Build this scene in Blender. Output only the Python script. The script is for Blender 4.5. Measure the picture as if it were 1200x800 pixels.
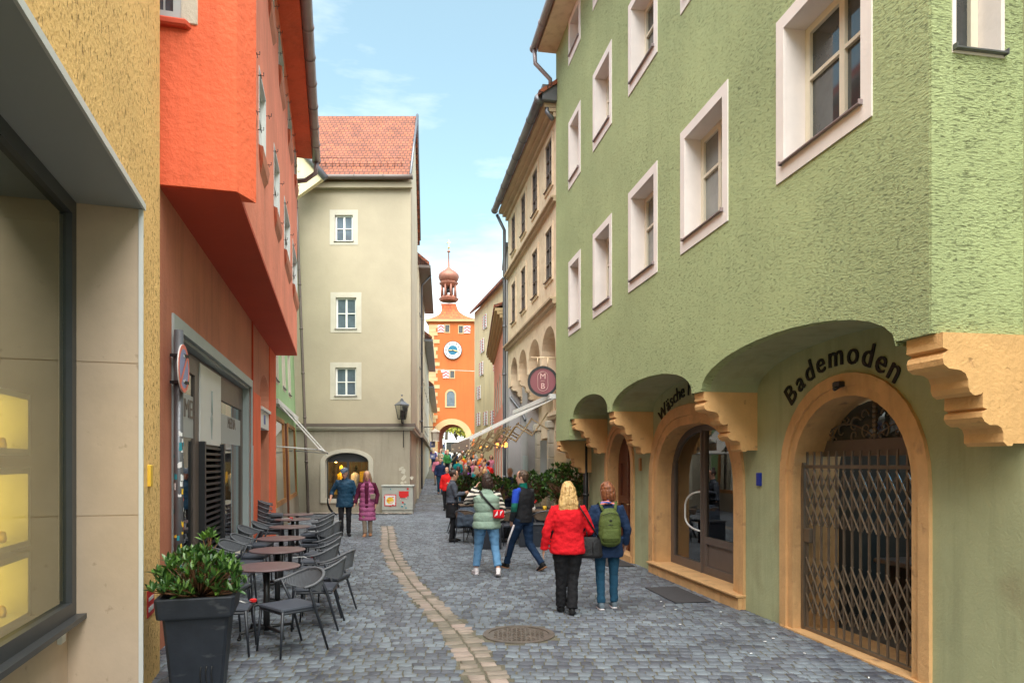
import bpy, math, random, mathutils
from mathutils import Vector, Matrix, noise
from mathutils.geometry import tessellate_polygon
R = math.radians
PI = math.pi
random.seed(7)
for o in list(bpy.data.objects): bpy.data.objects.remove(o)
SC = bpy.context.scene
COL = SC.collection
# ------------------------------------------------------------------ camera, sky, sun, exposure
EYE = 1.85
cam = bpy.data.cameras.new('camera'); camo = bpy.data.objects.new('camera', cam); COL.objects.link(camo)
camo.location = (0, 0, EYE); camo.rotation_euler = (R(90), 0, 0)
cam.sensor_width = 36; cam.lens = 24; cam.shift_y = 143/1200; cam.clip_end = 2000; cam.clip_start = .05
SC.camera = camo
w = bpy.data.worlds.new('World'); SC.world = w; w.use_nodes = True
nt = w.node_tree; nt.nodes.clear()
SUN_EL, SUN_AZ = 62, 172     # degrees; azimuth clockwise from +Y
out = nt.nodes.new('ShaderNodeOutputWorld'); bg = nt.nodes.new('ShaderNodeBackground')
sky = nt.nodes.new('ShaderNodeTexSky'); sky.sky_type = 'NISHITA'; sky.sun_disc = False
sky.sun_elevation = R(SUN_EL); sky.sun_rotation = R(SUN_AZ); sky.air_density = 1.0; sky.dust_density = .6; sky.ozone_density = 1.6
tc = nt.nodes.new('ShaderNodeTexCoord'); mp = nt.nodes.new('ShaderNodeMapping'); mp.inputs['Scale'].default_value = (1.2, 1.2, 5.0)
nz = nt.nodes.new('ShaderNodeTexNoise'); nz.inputs['Scale'].default_value = 1.3; nz.inputs['Detail'].default_value = 7; nz.inputs['Roughness'].default_value = .58
sp = nt.nodes.new('ShaderNodeSeparateXYZ')
hz = nt.nodes.new('ShaderNodeMapRange'); hz.inputs[1].default_value = .02; hz.inputs[2].default_value = .62; hz.inputs[3].default_value = .30; hz.inputs[4].default_value = -.22
ad = nt.nodes.new('ShaderNodeMath'); ad.operation = 'ADD'
rp = nt.nodes.new('ShaderNodeMapRange'); rp.inputs[1].default_value = .50; rp.inputs[2].default_value = .78; rp.inputs[3].default_value = .10; rp.inputs[4].default_value = .92
mx = nt.nodes.new('ShaderNodeMix'); mx.data_type = 'RGBA'
tint = nt.nodes.new('ShaderNodeMix'); tint.data_type = 'RGBA'; tint.blend_type = 'MULTIPLY'; tint.inputs[0].default_value = 1
L = nt.links.new
L(tc.outputs['Generated'], mp.inputs['Vector']); L(mp.outputs[0], nz.inputs['Vector']); L(tc.outputs['Generated'], sp.inputs[0])
L(sp.outputs[2], hz.inputs[0]); L(nz.outputs['Fac'], ad.inputs[0]); L(hz.outputs[0], ad.inputs[1]); L(ad.outputs[0], rp.inputs[0])
L(rp.outputs[0], mx.inputs[0]); L(sky.outputs[0], tint.inputs[6]); tint.inputs[7].default_value = (1.30, 1.50, 1.12, 1)
L(tint.outputs[2], mx.inputs[6]); mx.inputs[7].default_value = (7.4, 7.5, 7.5, 1)
L(mx.outputs[2], bg.inputs[0]); bg.inputs[1].default_value = 0.11
L(bg.outputs[0], out.inputs[0])
sl = bpy.data.lights.new('sun', 'SUN'); sl.energy = 4.6; sl.angle = R(78); sl.color = (1, .96, .90)
so = bpy.data.objects.new('sun', sl); COL.objects.link(so)
_d = Vector((math.sin(R(SUN_AZ))*math.cos(R(SUN_EL)), math.cos(R(SUN_AZ))*math.cos(R(SUN_EL)), math.sin(R(SUN_EL))))
so.rotation_euler = _d.to_track_quat('Z', 'Y').to_euler()
SC.view_settings.view_transform = 'Standard'; SC.view_settings.look = 'None'; SC.view_settings.gamma = 1
SC.view_settings.exposure = 1.22
SC.render.engine = 'CYCLES'
SC.cycles.max_bounces = 7; SC.cycles.diffuse_bounces = 4; SC.cycles.glossy_bounces = 3; SC.cycles.transparent_max_bounces = 12
SC.cycles.use_denoising = True; SC.cycles.caustics_reflective = False; SC.cycles.caustics_refractive = False

# ------------------------------------------------------------------ materials
MATS = {}
def mat(name, col, rough=.8, bump=0., bscale=30., var=.12, vscale=1.2, stretch=(1,1,1), metal=0., spec=.5, col2=None, t2=(.55,.62), s2=25., st2=None,
        emit=None, es=0., island=0., streak=0., dist=.02):
    if name in MATS: return MATS[name]
    m = bpy.data.materials.new(name); m.use_nodes = True; MATS[name] = m
    n = m.node_tree.nodes; l = m.node_tree.links.new; b = n['Principled BSDF']
    b.inputs['Roughness'].default_value = rough; b.inputs['Metallic'].default_value = metal
    b.inputs['Specular IOR Level'].default_value = spec
    tc = n.new('ShaderNodeTexCoord'); src = tc.outputs['Object']
    c = n.new('ShaderNodeRGB'); c.outputs[0].default_value = (*col, 1); cur = c.outputs[0]
    if var > 0:
        nz = n.new('ShaderNodeTexNoise'); nz.inputs['Scale'].default_value = vscale; nz.inputs['Detail'].default_value = 6; nz.inputs['Roughness'].default_value = .62; l(src, nz.inputs['Vector'])
        mr = n.new('ShaderNodeMapRange'); mr.inputs[1].default_value = .3; mr.inputs[2].default_value = .7; mr.inputs[3].default_value = 1-var; mr.inputs[4].default_value = 1+var; l(nz.outputs['Fac'], mr.inputs[0])
        h = n.new('ShaderNodeHueSaturation'); l(cur, h.inputs['Color']); l(mr.outputs[0], h.inputs['Value']); cur = h.outputs[0]
    if streak > 0:
        ms = n.new('ShaderNodeMapping'); ms.inputs['Scale'].default_value = (2.6, 2.6, .22); l(src, ms.inputs['Vector'])
        ns = n.new('ShaderNodeTexNoise'); ns.inputs['Scale'].default_value = 1.6; ns.inputs['Detail'].default_value = 7; ns.inputs['Roughness'].default_value = .68; l(ms.outputs[0], ns.inputs['Vector'])
        rs = n.new('ShaderNodeMapRange'); rs.inputs[1].default_value = .50; rs.inputs[2].default_value = .72; rs.inputs[3].default_value = 1.; rs.inputs[4].default_value = 1-streak; l(ns.outputs['Fac'], rs.inputs[0])
        hs = n.new('ShaderNodeHueSaturation'); l(cur, hs.inputs['Color']); l(rs.outputs[0], hs.inputs['Value']); hs.inputs['Saturation'].default_value = .97; cur = hs.outputs[0]
    if island > 0:
        g = n.new('ShaderNodeNewGeometry'); mr = n.new('ShaderNodeMapRange'); mr.inputs[3].default_value = 1-island; mr.inputs[4].default_value = 1+island; l(g.outputs['Random Per Island'], mr.inputs[0])
        h = n.new('ShaderNodeHueSaturation'); l(cur, h.inputs['Color']); l(mr.outputs[0], h.inputs['Value'])
        mr2 = n.new('ShaderNodeMath'); mr2.operation = 'MULTIPLY_ADD'; mr2.inputs[1].default_value = -.05; mr2.inputs[2].default_value = .525; l(g.outputs['Random Per Island'], mr2.inputs[0]); l(mr2.outputs[0], h.inputs['Hue']); cur = h.outputs[0]
    hgt = None
    if bump > 0 or col2:
        mp = n.new('ShaderNodeMapping'); mp.inputs['Scale'].default_value = st2 or stretch; l(src, mp.inputs['Vector'])
    if col2:
        n2 = n.new('ShaderNodeTexNoise'); n2.inputs['Scale'].default_value = s2; n2.inputs['Detail'].default_value = 4; l(mp.outputs[0], n2.inputs['Vector'])
        r2 = n.new('ShaderNodeMapRange'); r2.inputs[1].default_value = t2[0]; r2.inputs[2].default_value = t2[1]; l(n2.outputs['Fac'], r2.inputs[0])
        mxx = n.new('ShaderNodeMix'); mxx.data_type = 'RGBA'; l(r2.outputs[0], mxx.inputs[0]); l(cur, mxx.inputs[6]); mxx.inputs[7].default_value = (*col2, 1); cur = mxx.outputs[2]
        hgt2 = r2.outputs[0]
    l(cur, b.inputs['Base Color'])
    if bump > 0:
        mp1 = n.new('ShaderNodeMapping'); mp1.inputs['Scale'].default_value = stretch; l(src, mp1.inputs['Vector'])
        nb = n.new('ShaderNodeTexNoise'); nb.inputs['Scale'].default_value = bscale; nb.inputs['Detail'].default_value = 5; nb.inputs['Roughness'].default_value = .6; l(mp1.outputs[0], nb.inputs['Vector'])
        bp = n.new('ShaderNodeBump'); bp.inputs['Strength'].default_value = min(1, bump)
        if bump >= 1:
            nl = n.new('ShaderNodeTexNoise'); nl.inputs['Scale'].default_value = .8; nl.inputs['Detail'].default_value = 3; l(src, nl.inputs['Vector'])
            rl = n.new('ShaderNodeMapRange'); rl.inputs[1].default_value = .35; rl.inputs[2].default_value = .65; rl.inputs[3].default_value = .65; rl.inputs[4].default_value = 1.; l(nl.outputs['Fac'], rl.inputs[0]); l(rl.outputs[0], bp.inputs['Strength'])
        bp.inputs['Distance'].default_value = dist
        src_h = nb.outputs['Fac']
        if col2:
            mm = n.new('ShaderNodeMath'); mm.operation = 'SUBTRACT'; l(nb.outputs['Fac'], mm.inputs[0]); l(hgt2, mm.inputs[1]); src_h = mm.outputs[0]
        l(src_h, bp.inputs['Height']); l(bp.outputs[0], b.inputs['Normal'])
    if emit: b.inputs['Emission Color'].default_value = (*emit, 1); b.inputs['Emission Strength'].default_value = es
    return m
def glass(name, tint=(.8,.83,.8), gloss=(1,1,1), base=.06):
    m = bpy.data.materials.new(name); m.use_nodes = True; MATS[name] = m
    n = m.node_tree.nodes; l = m.node_tree.links.new; n.clear()
    o = n.new('ShaderNodeOutputMaterial'); t = n.new('ShaderNodeBsdfTransparent'); t.inputs[0].default_value = (*tint, 1)
    g = n.new('ShaderNodeBsdfGlossy'); g.inputs['Color'].default_value = (*gloss, 1); g.inputs['Roughness'].default_value = .015
    f = n.new('ShaderNodeFresnel'); f.inputs[0].default_value = 1.6
    a = n.new('ShaderNodeMath'); a.operation = 'MULTIPLY_ADD'; a.inputs[1].default_value = 1.15; a.inputs[2].default_value = base; a.use_clamp = True
    m2 = n.new('ShaderNodeMixShader'); l(f.outputs[0], a.inputs[0]); l(a.outputs[0], m2.inputs[0]); l(t.outputs[0], m2.inputs[1]); l(g.outputs[0], m2.inputs[2]); l(m2.outputs[0], o.inputs[0])
    return m
def brickmat(name, c1, c2, mortar, sx, sz, axis='xz', msize=.02, rough=.8, bump=.5, offs=.5):
    m = bpy.data.materials.new(name); m.use_nodes = True; MATS[name] = m
    n = m.node_tree.nodes; l = m.node_tree.links.new; b = n['Principled BSDF']; b.inputs['Roughness'].default_value = rough
    tc = n.new('ShaderNodeTexCoord'); s = n.new('ShaderNodeSeparateXYZ'); c = n.new('ShaderNodeCombineXYZ'); l(tc.outputs['Object'], s.inputs[0])
    l(s.outputs['XYZ'.index(axis[0].upper())], c.inputs[0]); l(s.outputs['XYZ'.index(axis[1].upper())], c.inputs[1])
    br = n.new('ShaderNodeTexBrick'); br.inputs['Scale'].default_value = 1; br.inputs['Brick Width'].default_value = sx; br.inputs['Row Height'].default_value = sz
    br.inputs['Mortar Size'].default_value = msize; br.inputs['Mortar Smooth'].default_value = .3; br.offset = offs
    br.inputs['Color1'].default_value = (*c1, 1); br.inputs['Color2'].default_value = (*c2, 1); br.inputs['Mortar'].default_value = (*mortar, 1)
    l(c.outputs[0], br.inputs['Vector'])
    nz = n.new('ShaderNodeTexNoise'); nz.inputs['Scale'].default_value = 2.2; nz.inputs['Detail'].default_value = 6; l(tc.outputs['Object'], nz.inputs['Vector'])
    mr = n.new('ShaderNodeMapRange'); mr.inputs[1].default_value = .3; mr.inputs[2].default_value = .7; mr.inputs[3].default_value = .72; mr.inputs[4].default_value = 1.25; l(nz.outputs['Fac'], mr.inputs[0])
    h = n.new('ShaderNodeHueSaturation'); l(br.outputs['Color'], h.inputs['Color']); l(mr.outputs[0], h.inputs['Value']); l(h.outputs[0], b.inputs['Base Color'])
    bp = n.new('ShaderNodeBump'); bp.invert = True; bp.inputs['Strength'].default_value = bump; bp.inputs['Distance'].default_value = .03; l(br.outputs['Fac'], bp.inputs['Height']); l(bp.outputs[0], b.inputs['Normal'])
    return m
M = mat
M('green_stucco', (.42,.485,.228), .92, 1., 30, .10, .5, streak=.07, stretch=(1,1,2.7), dist=.028, col2=(.25,.28,.13), t2=(.57,.70), s2=19, st2=(1,1,5.5))
M('green_smooth', (.40,.42,.235), .9, .5, 40, .16, .9, streak=.2, dist=.008, col2=(.30,.27,.15), t2=(.55,.8), s2=1.6)
M('green_side', (.30,.46,.23), .9, .4, 30, .14, 1.0)
M('ochre_stucco', (.90,.57,.215), .92, .8, 30, .07, 1.2, stretch=(1.,1.,.8), dist=.02, col2=(.52,.30,.10), t2=(.60,.68), s2=34, st2=(1,1,.5))
M('orange_plaster', (.80,.125,.035), .85, .5, 14, .12, .9, dist=.03, streak=.16)
M('orange_skylit', (.84,.25,.145), .85, .5, 7, .14, .7, dist=.03, streak=.2)  # same orange plaster; paler pink of its skylit street side painted in
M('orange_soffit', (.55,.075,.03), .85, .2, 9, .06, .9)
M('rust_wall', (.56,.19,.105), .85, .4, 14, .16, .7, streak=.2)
M('surround_peach', (.64,.365,.15), .85, .6, 22, .16, 2.2, dist=.012, streak=.2, col2=(.36,.20,.10), t2=(.62,.8), s2=6)
M('corbel_peach', (.73,.415,.16), .85, .7, 26, .12, 2.0, dist=.015, streak=.12, col2=(.46,.25,.11), t2=(.66,.8), s2=9)
M('trim_pink', (.82,.74,.70), .8, .3, 30, .07, 2, dist=.006)
M('beige_wall', (.42,.355,.255), .88, .35, 12, .09, .55, dist=.012, col2=(.36,.30,.20), t2=(.62,.9), s2=.9, st2=(1,1,.35))
M('beige_low', (.35,.30,.23), .88, .3, 12, .14, .7, streak=.22)
M('beige_side', (.52,.46,.34), .88, .3, 12, .14, .6)
M('sandstone', (.74,.585,.41), .88, .5, 14, .10, 1.4, dist=.012, col2=(.62,.46,.30), t2=(.5,.75), s2=5)
M('sand_dark', (.50,.37,.24), .88, .4, 14, .12, 1.4)
M('trim_stone', (.54,.49,.40), .8, .3, 30, .08, 2)
M('grey_wall', (.42,.40,.40), .88, .2, 12, .1, .8)
M('cream_wall', (.70,.60,.36), .88, .2, 8, .10, .5, streak=.2)
M('pink_wall', (.80,.33,.24), .88, .2, 8, .06, .5)
M('tower_orange', (.50,.115,.014), .88, .2, 4, .10, .3, streak=.14)
M('quoin', (.52,.36,.18), .88, .2, 3, .1, .8)
M('travertine', (.60,.455,.33), .7, .3, 14, .10, 1.6, dist=.006, col2=(.36,.24,.16), t2=(.66,.8), s2=9)
M('grey_panel', (.40,.42,.42), .5, 0, 10, .04, 1)
M('white_metal', (.70,.70,.68), .45, 0, 10, .03, 3)
M('white_paint', (.78,.77,.73), .5, 0, 10, .04, 4)
M('cream_frame', (.74,.66,.52), .5, 0, 10, .04, 4)
M('dark_frame', (.055,.058,.062), .45, 0, 10, .1, 4)
M('black_metal', (.02,.02,.022), .4, 0, 10, .1, 4)
M('grey_frame', (.36,.41,.41), .5, 0, 10, .05, 4)
M('brown_frame', (.13,.10,.085), .45, 0, 10, .1, 4)
M('wood_orange', (.42,.18,.05), .5, .2, 20, .2, 3, stretch=(1,1,.1))
M('wood_dark', (.12,.035,.015), .45, .3, 20, .25, 3, stretch=(6,6,.4))
M('zinc', (.16,.165,.18), .4, 0, 10, .2, 2.5, metal=.5)
M('zinc_pink', (.30,.24,.24), .45, 0, 10, .15, 2.5, metal=.4)
M('copper_brown', (.30,.12,.08), .5, 0, 10, .25, 1.2, metal=.2)
M('gold', (.85,.62,.22), .35, metal=.7, var=0)
M('brass', (.50,.34,.17), .4, metal=.4, var=.1)
M('brass_bright', (.72,.55,.35), .4, metal=.2, var=.1)
M('gate_metal', (.16,.12,.085), .42, .2, 60, .2, 6, metal=.35, dist=.003)
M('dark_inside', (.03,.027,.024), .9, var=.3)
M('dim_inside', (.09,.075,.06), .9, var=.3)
M('room_yellow', (.40,.27,.07), .9, var=.1)
M('pane', (.045,.05,.052), .04, 0, var=.5, vscale=1.1, spec=.9)
M('pane_curtain', (.20,.21,.20), .08, 0, var=.35, vscale=1.7, spec=.9, stretch=(1,1,1))
M('pane_blue', (.10,.13,.16), .06, 0, var=.4, vscale=1.3, spec=.9)
glass('shop_glass', (.86,.9,.86), base=.05)
glass('olive_glass', (.93,.95,.88), (.74,.77,.66), .34)
glass('clear_glass', (.95,.97,.95), base=.01)
M('mortar', (.115,.105,.075), .95, .6, 50, .25, 3)
M('cobble', (.128,.143,.170), .5, .5, 30, .30, .7, island=.42, dist=.008, spec=.45)
M('strip_stone', (.25,.205,.168), .6, .5, 22, .22, 5, island=.38, dist=.01)
M('iron', (.20,.165,.14), .5, .2, 60, .2, 8, metal=.6, dist=.002)
M('mat_rubber', (.045,.042,.045), .9, .6, 160, .1, 8, dist=.004)
M('far_ground', (.17,.165,.165), .85, .2, 3, .15, .6)
M('planter_plastic', (.022,.026,.036), .5, .3, 9, .2, 5, stretch=(1,1,5), dist=.004, spec=.3, col2=(.07,.075,.085), t2=(.62,.75), s2=4, st2=(1,1,2.5))
M('soil', (.05,.03,.018), .95, .5, 60, .3, 20)
M('leaf', (.055,.125,.028), .33, 0, var=.25, vscale=3, island=.5, spec=.6)
M('leaf_bright', (.085,.19,.03), .4, 0, var=.25, vscale=2, island=.45, spec=.6)
M('leaf_far', (.19,.27,.06), .8, 0, var=.3, vscale=.06, island=.35)
M('leaf_yellow', (.42,.40,.05), .8, 0, var=.2, vscale=.1, island=.3)
M('stem', (.16,.07,.03), .7, var=.2)
M('bark', (.10,.075,.05), .9, .5, 8, .2, 2)
M('chair_metal', (.028,.032,.042), .38, 0, var=.05, vscale=9)
M('chair_rope', (.13,.137,.155), .75, .6, 260, .08, 20, dist=.003)
M('chair_rail', (.12,.125,.14), .6, 0, var=.05)
M('seat_pad', (.062,.07,.092), .55, 0, var=.08, vscale=5)
M('table_top', (.15,.095,.10), .38, .1, 60, .12, 7)
M('rattan', (.17,.12,.085), .7, .6, 90, .2, 8)
M('awning_white', (.74,.71,.68), .75, 0, var=.04)
M('awning_sand', (.46,.37,.31), .8, 0, var=.04)
M('sign_plum', (.26,.08,.095), .5, var=.04)
M('sign_pink', (.80,.52,.48), .5, var=0)
M('letter_black', (.012,.012,.012), .35, var=0)
M('sign_red', (.75,.13,.08), .45, var=.08, vscale=12)
M('sign_blue', (.20,.24,.46), .45, var=.1, vscale=12)
M('plaque_blue', (.01,.03,.30), .3, var=.1)
M('white_flat', (.75,.75,.75), .6, var=.05)
M('red_flat', (.65,.02,.02), .5, var=.05)
M('yellow_flat', (.8,.5,.04), .5, var=.1)
M('teal_flat', (.02,.24,.30), .5, var=.1)
M('blue_clock', (.01,.13,.22), .4, var=.05)
M('cabinet_grey', (.40,.40,.36), .6, .1, 20, .12, 4)
M('taupe_g',(.22,.16,.11)); M('dark_g',(.03,.03,.035)); M('olive_g',(.12,.12,.05)); M('plum_g',(.12,.06,.07))
M('bulb', (1,.35,.05), .4, var=0, emit=(1,.30,.05), es=2)
M('warm_lamp', (1,.6,.2), .4, var=0, emit=(1,.55,.15), es=12)
M('blue_tube', (.3,.7,1), .4, var=0, emit=(.15,.6,1), es=9)
M('lightbox', (.9,.75,.1), .5, var=0, emit=(1,.72,.10), es=1.3)
M('skin', (.60,.33,.23), .55, var=.05, vscale=14, spec=.35)
M('eye_white', (.8,.8,.78), .3, var=0)
M('lip', (.45,.13,.11), .5, var=0)
brickmat('roof_tile', (.31,.088,.036), (.22,.068,.038), (.09,.035,.022), .18, .165, 'xz', .016, bump=1.)
brickmat('tower_tile', (.50,.12,.03), (.42,.095,.03), (.2,.05,.03), .45, .40, 'xz', .03)
brickmat('quoin_block', (.66,.60,.48), (.58,.50,.38), (.3,.25,.2), .5, .35, 'xz', .012)
def cmat(name, c, rough=.85, bump=.7, bscale=17, **k): k.setdefault('spec',.15); return mat(name, c, rough, bump, bscale, .12, 6, dist=.02, **k)

def cloth_roof(name,c):
    m=bpy.data.materials.new(name); m.use_nodes=True; MATS[name]=m; n=m.node_tree.nodes; l=m.node_tree.links.new; o=n['Material Output']; b=n['Principled BSDF']; b.inputs['Base Color'].default_value=(*c,1); b.inputs['Roughness'].default_value=.8
    t=n.new('ShaderNodeBsdfTranslucent'); t.inputs[0].default_value=(*c,1); x=n.new('ShaderNodeMixShader'); x.inputs[0].default_value=.55; l(b.outputs[0],x.inputs[1]); l(t.outputs[0],x.inputs[2]); l(x.outputs[0],o.inputs[0])
del MATS['awning_white']; cloth_roof('awning_white',(.80,.78,.75))
# ------------------------------------------------------------------ geometry helpers
class F:   # frame: s along, n out of the wall, z up
    def __init__(s, ox, oy, tx, ty, nx, ny, lean=0): s.o=(ox,oy); s.t=(tx,ty); s.n=(nx,ny); s.lean=lean
    def p(s, a, n, z):
        n = n + s.lean*z
        return (s.o[0]+a*s.t[0]+n*s.n[0], s.o[1]+a*s.t[1]+n*s.n[1], z)
def wallR(a, b, lean=0): l_=math.hypot(1,b); return F(a,0,b,1,-1/l_,b/l_,lean)
def wallL(a, b, lean=0): l_=math.hypot(1,b); return F(a,0,b,1,1/l_,-b/l_,lean)
ID = F(0,0,1,0,0,1)     # s=x, n=y
def FY(y): return F(0,y,1,0,0,-1)      # facing the camera at depth y: s=x, n toward camera
class MB:
    def __init__(s): s.v=[]; s.f=[]; s.m=[]; s.sm=[]
    def add(s, vs, fs, m=0, smooth=False):
        k=len(s.v); s.v+= [tuple(v) for v in vs]
        for f in fs: s.f.append(tuple(i+k for i in f)); s.m.append(m); s.sm.append(smooth)
    def box(s, fr, a0,a1,n0,n1,z0,z1, m=0):
        if a0>a1: a0,a1=a1,a0
        if n0>n1: n0,n1=n1,n0
        vs=[fr.p(a,n,z) for z in (z0,z1) for n in (n0,n1) for a in (a0,a1)]
        s.add(vs,[(0,2,3,1),(4,5,7,6),(0,1,5,4),(2,6,7,3),(0,4,6,2),(1,3,7,5)],m)
    def bevbox(s, fr, a0,a1,n0,n1,z0,z1, b=.01, m=0):
        def ring(a,n,z): return [fr.p(*q) for q in ((a0+a,n0+n,z),(a1-a,n0+n,z),(a1-a,n1-n,z),(a0+a,n1-n,z))]
        vs=ring(b,b,z0)+ring(0,0,z0+b)+ring(0,0,z1-b)+ring(b,b,z1); fs=[(3,2,1,0),(12,13,14,15)]
        for k in range(3):
            for i in range(4): j=(i+1)%4; fs.append((k*4+i,k*4+j,k*4+4+j,k*4+4+i))
        s.add(vs,fs,m)
    def panel(s, fr, outline, holes, n1, n0, m=0, mh=None, back=True):
        polys=[[Vector((a,z,0)) for a,z in outline]]+[[Vector((a,z,0)) for a,z in h] for h in holes]
        tris=tessellate_polygon(polys); flat=[q for pl in polys for q in pl]; N=len(flat)
        vs=[fr.p(q.x,n1,q.y) for q in flat]; s.add(vs,tris,m)
        if n0 is None: return
        if back: s.add([fr.p(q.x,n0,q.y) for q in flat],[t[::-1] for t in tris],m)
        for i,pl in enumerate(polys):
            k=len(pl); vv=[fr.p(q.x,n1,q.y) for q in pl]+[fr.p(q.x,n0,q.y) for q in pl]
            s.add(vv,[(j,(j+1)%k,(j+1)%k+k,j+k) for j in range(k)], m if (i==0 or mh is None) else mh)
    def tube(s, pts, r, seg=8, m=0, caps=True, smooth=True, ref=None, closed=False):
        pts=[Vector(q) for q in pts]; n=len(pts); rs=r if isinstance(r,(list,tuple)) else [r]*n; vs=[]
        for i,q in enumerate(pts):
            t=(pts[min(i+1,n-1)]-pts[max(i-1,0)]) if not closed else (pts[(i+1)%n]-pts[i-1])
            if t.length<1e-9: t=Vector((0,0,1))
            t.normalize(); u=Vector(ref or (1,0,0))
            if abs(u.dot(t))>.92: u=Vector((0,1,0)) if abs(t.y)<.9 else Vector((0,0,1))
            u=(u-t*u.dot(t)).normalized(); w=t.cross(u)
            rr=rs[i]; rx,ry=(rr if isinstance(rr,(list,tuple)) else (rr,rr))
            for j in range(seg):
                a=2*PI*j/seg; vs.append(q+u*(rx*math.cos(a))+w*(ry*math.sin(a)))
        fs=[]
        for i in range(n if closed else n-1):
            k=(i+1)%n
            for j in range(seg): jj=(j+1)%seg; fs.append((i*seg+j,i*seg+jj,k*seg+jj,k*seg+j))
        if caps and not closed: fs.append(tuple(range(seg))[::-1]); fs.append(tuple((n-1)*seg+j for j in range(seg)))
        s.add(vs,fs,m,smooth)
    def lathe(s, prof, c, seg=24, m=0, smooth=True, sx=1, sy=1):
        vs=[]; n=len(prof)
        for r,z in prof:
            for j in range(seg): a=2*PI*j/seg; vs.append((c[0]+r*sx*math.cos(a),c[1]+r*sy*math.sin(a),c[2]+z))
        fs=[(i*seg+j,i*seg+(j+1)%seg,(i+1)*seg+(j+1)%seg,(i+1)*seg+j) for i in range(n-1) for j in range(seg)]
        fs.append(tuple(range(seg))[::-1]); fs.append(tuple((n-1)*seg+j for j in range(seg)))
        s.add(vs,fs,m,smooth)
    def ball(s, c, r, seg=12, rings=8, m=0, mtx=None):
        rx,ry,rz=(r if isinstance(r,(list,tuple)) else (r,r,r)); vs=[]; fs=[]
        for i in range(rings+1):
            th=PI*i/rings
            for j in range(seg): a=2*PI*j/seg; q=Vector((rx*math.sin(th)*math.cos(a),ry*math.sin(th)*math.sin(a),rz*math.cos(th))); q=(mtx@q if mtx else q); vs.append((c[0]+q.x,c[1]+q.y,c[2]+q.z))
        for i in range(rings):
            for j in range(seg): fs.append((i*seg+j,(i+1)*seg+j,(i+1)*seg+(j+1)%seg,i*seg+(j+1)%seg))
        s.add(vs,fs,m,True)
    def disc(s, c, u, v, r0, r1, th, seg=32, m=0):   # flat ring or disc with thickness, spanned by u, v
        u=Vector(u).normalized(); v=Vector(v).normalized(); w=u.cross(v); c=Vector(c); vs=[]
        for rr,h in ((r0,0),(r1,0),(r1,th),(r0,th)):
            for j in range(seg): a=2*PI*j/seg; vs.append(c+u*rr*math.cos(a)+v*rr*math.sin(a)+w*h)
        fs=[]
        for k in range(4):
            for j in range(seg): kk=(k+1)%4; jj=(j+1)%seg; fs.append((k*seg+j,k*seg+jj,kk*seg+jj,kk*seg+j))
        s.add(vs,fs,m)
    def build(s, name, mats, parent=None, base=None):
        if not isinstance(mats,(list,tuple)): mats=[mats]
        me=bpy.data.meshes.new(name); me.from_pydata(s.v,[],s.f)
        for x in mats: me.materials.append(MATS[x] if isinstance(x,str) else x)
        me.polygons.foreach_set('material_index', s.m); me.polygons.foreach_set('use_smooth', s.sm); me.update()
        o=bpy.data.objects.new(name, me); COL.objects.link(o)
        if parent is not None: attach(o, parent)
        return o
def world_loc(o):
    v=Vector(o.location); p=o.parent
    return v
def attach(o, parent):
    # children of unique buildings are modelled in world coordinates: undo the thing's own location
    o.parent=parent; top=parent
    while top.parent: top=top.parent
    if parent is top and top.get('_world'): o.matrix_parent_inverse=Matrix.Translation(-Vector(top.location))
def tag(o, label=None, cat=None, group=None, kind=None):
    if label: o['label']=label
    if cat: o['category']=cat
    if group: o['group']=group
    if kind: o['kind']=kind
    return o
def thing(name, label, cat, loc, group=None, world=True):
    e=bpy.data.objects.new(name,None); COL.objects.link(e); e.location=loc; e.empty_display_size=.2
    if world: e['_world']=1
    return tag(e,label,cat,group)
def kids(o): return [c for c in bpy.data.objects if c.parent==o]
KIDS={}
def copy_tree(o, parent=None):
    c=o.copy(); COL.objects.link(c)
    if parent: c.parent=parent
    for ch in kids(o): copy_tree(ch,c)
    return c
def place(o, x, y, z=0, rz=0, label=None, group=None):
    o.location=(x,y,z); o.rotation_euler=(0,0,rz)
    if label: o['label']=label
    if group: o['group']=group
    return o
def bez(a,b,c,n=8): return [tuple(Vector(a)*(1-t)**2+Vector(b)*2*t*(1-t)+Vector(c)*t*t) for t in [i/n for i in range(n+1)]]
def arch(s0,s1,z0,zs,zt,n=14,p=2.0):   # door outline: verticals to zs, then (super)elliptic head to zt
    c=(s0+s1)/2; r=(s1-s0)/2; pts=[(s0,z0),(s0,zs)]
    for i in range(1,n):
        a=PI-PI*i/n; ca,sa=math.cos(a),math.sin(a)
        pts.append((c+r*math.copysign(abs(ca)**(2/p),ca), zs+(zt-zs)*abs(sa)**(2/p)))
    return pts+[(s1,zs),(s1,z0)]
def rect(a0,a1,z0,z1): return [(a0,z0),(a1,z0),(a1,z1),(a0,z1)]
def text_mesh(txt, size, depth, name='lettering', font=None, m='letter_black'):
    cu=bpy.data.curves.new(name,'FONT'); cu.body=txt; cu.size=size; cu.extrude=depth; cu.align_x='CENTER'; cu.resolution_u=3
    o=bpy.data.objects.new(name,cu); COL.objects.link(o); dg=bpy.context.evaluated_depsgraph_get(); dg.update()
    me=bpy.data.meshes.new_from_object(o.evaluated_get(dg)); wd=max([v.co.x for v in me.vertices])-min([v.co.x for v in me.vertices]) if len(me.vertices) else size*.3
    vs=[v.co.copy() for v in me.vertices]; fs=[tuple(p.vertices) for p in me.polygons]
    bpy.data.objects.remove(o); bpy.data.curves.remove(cu); bpy.data.meshes.remove(me)
    return vs,fs,wd
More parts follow.
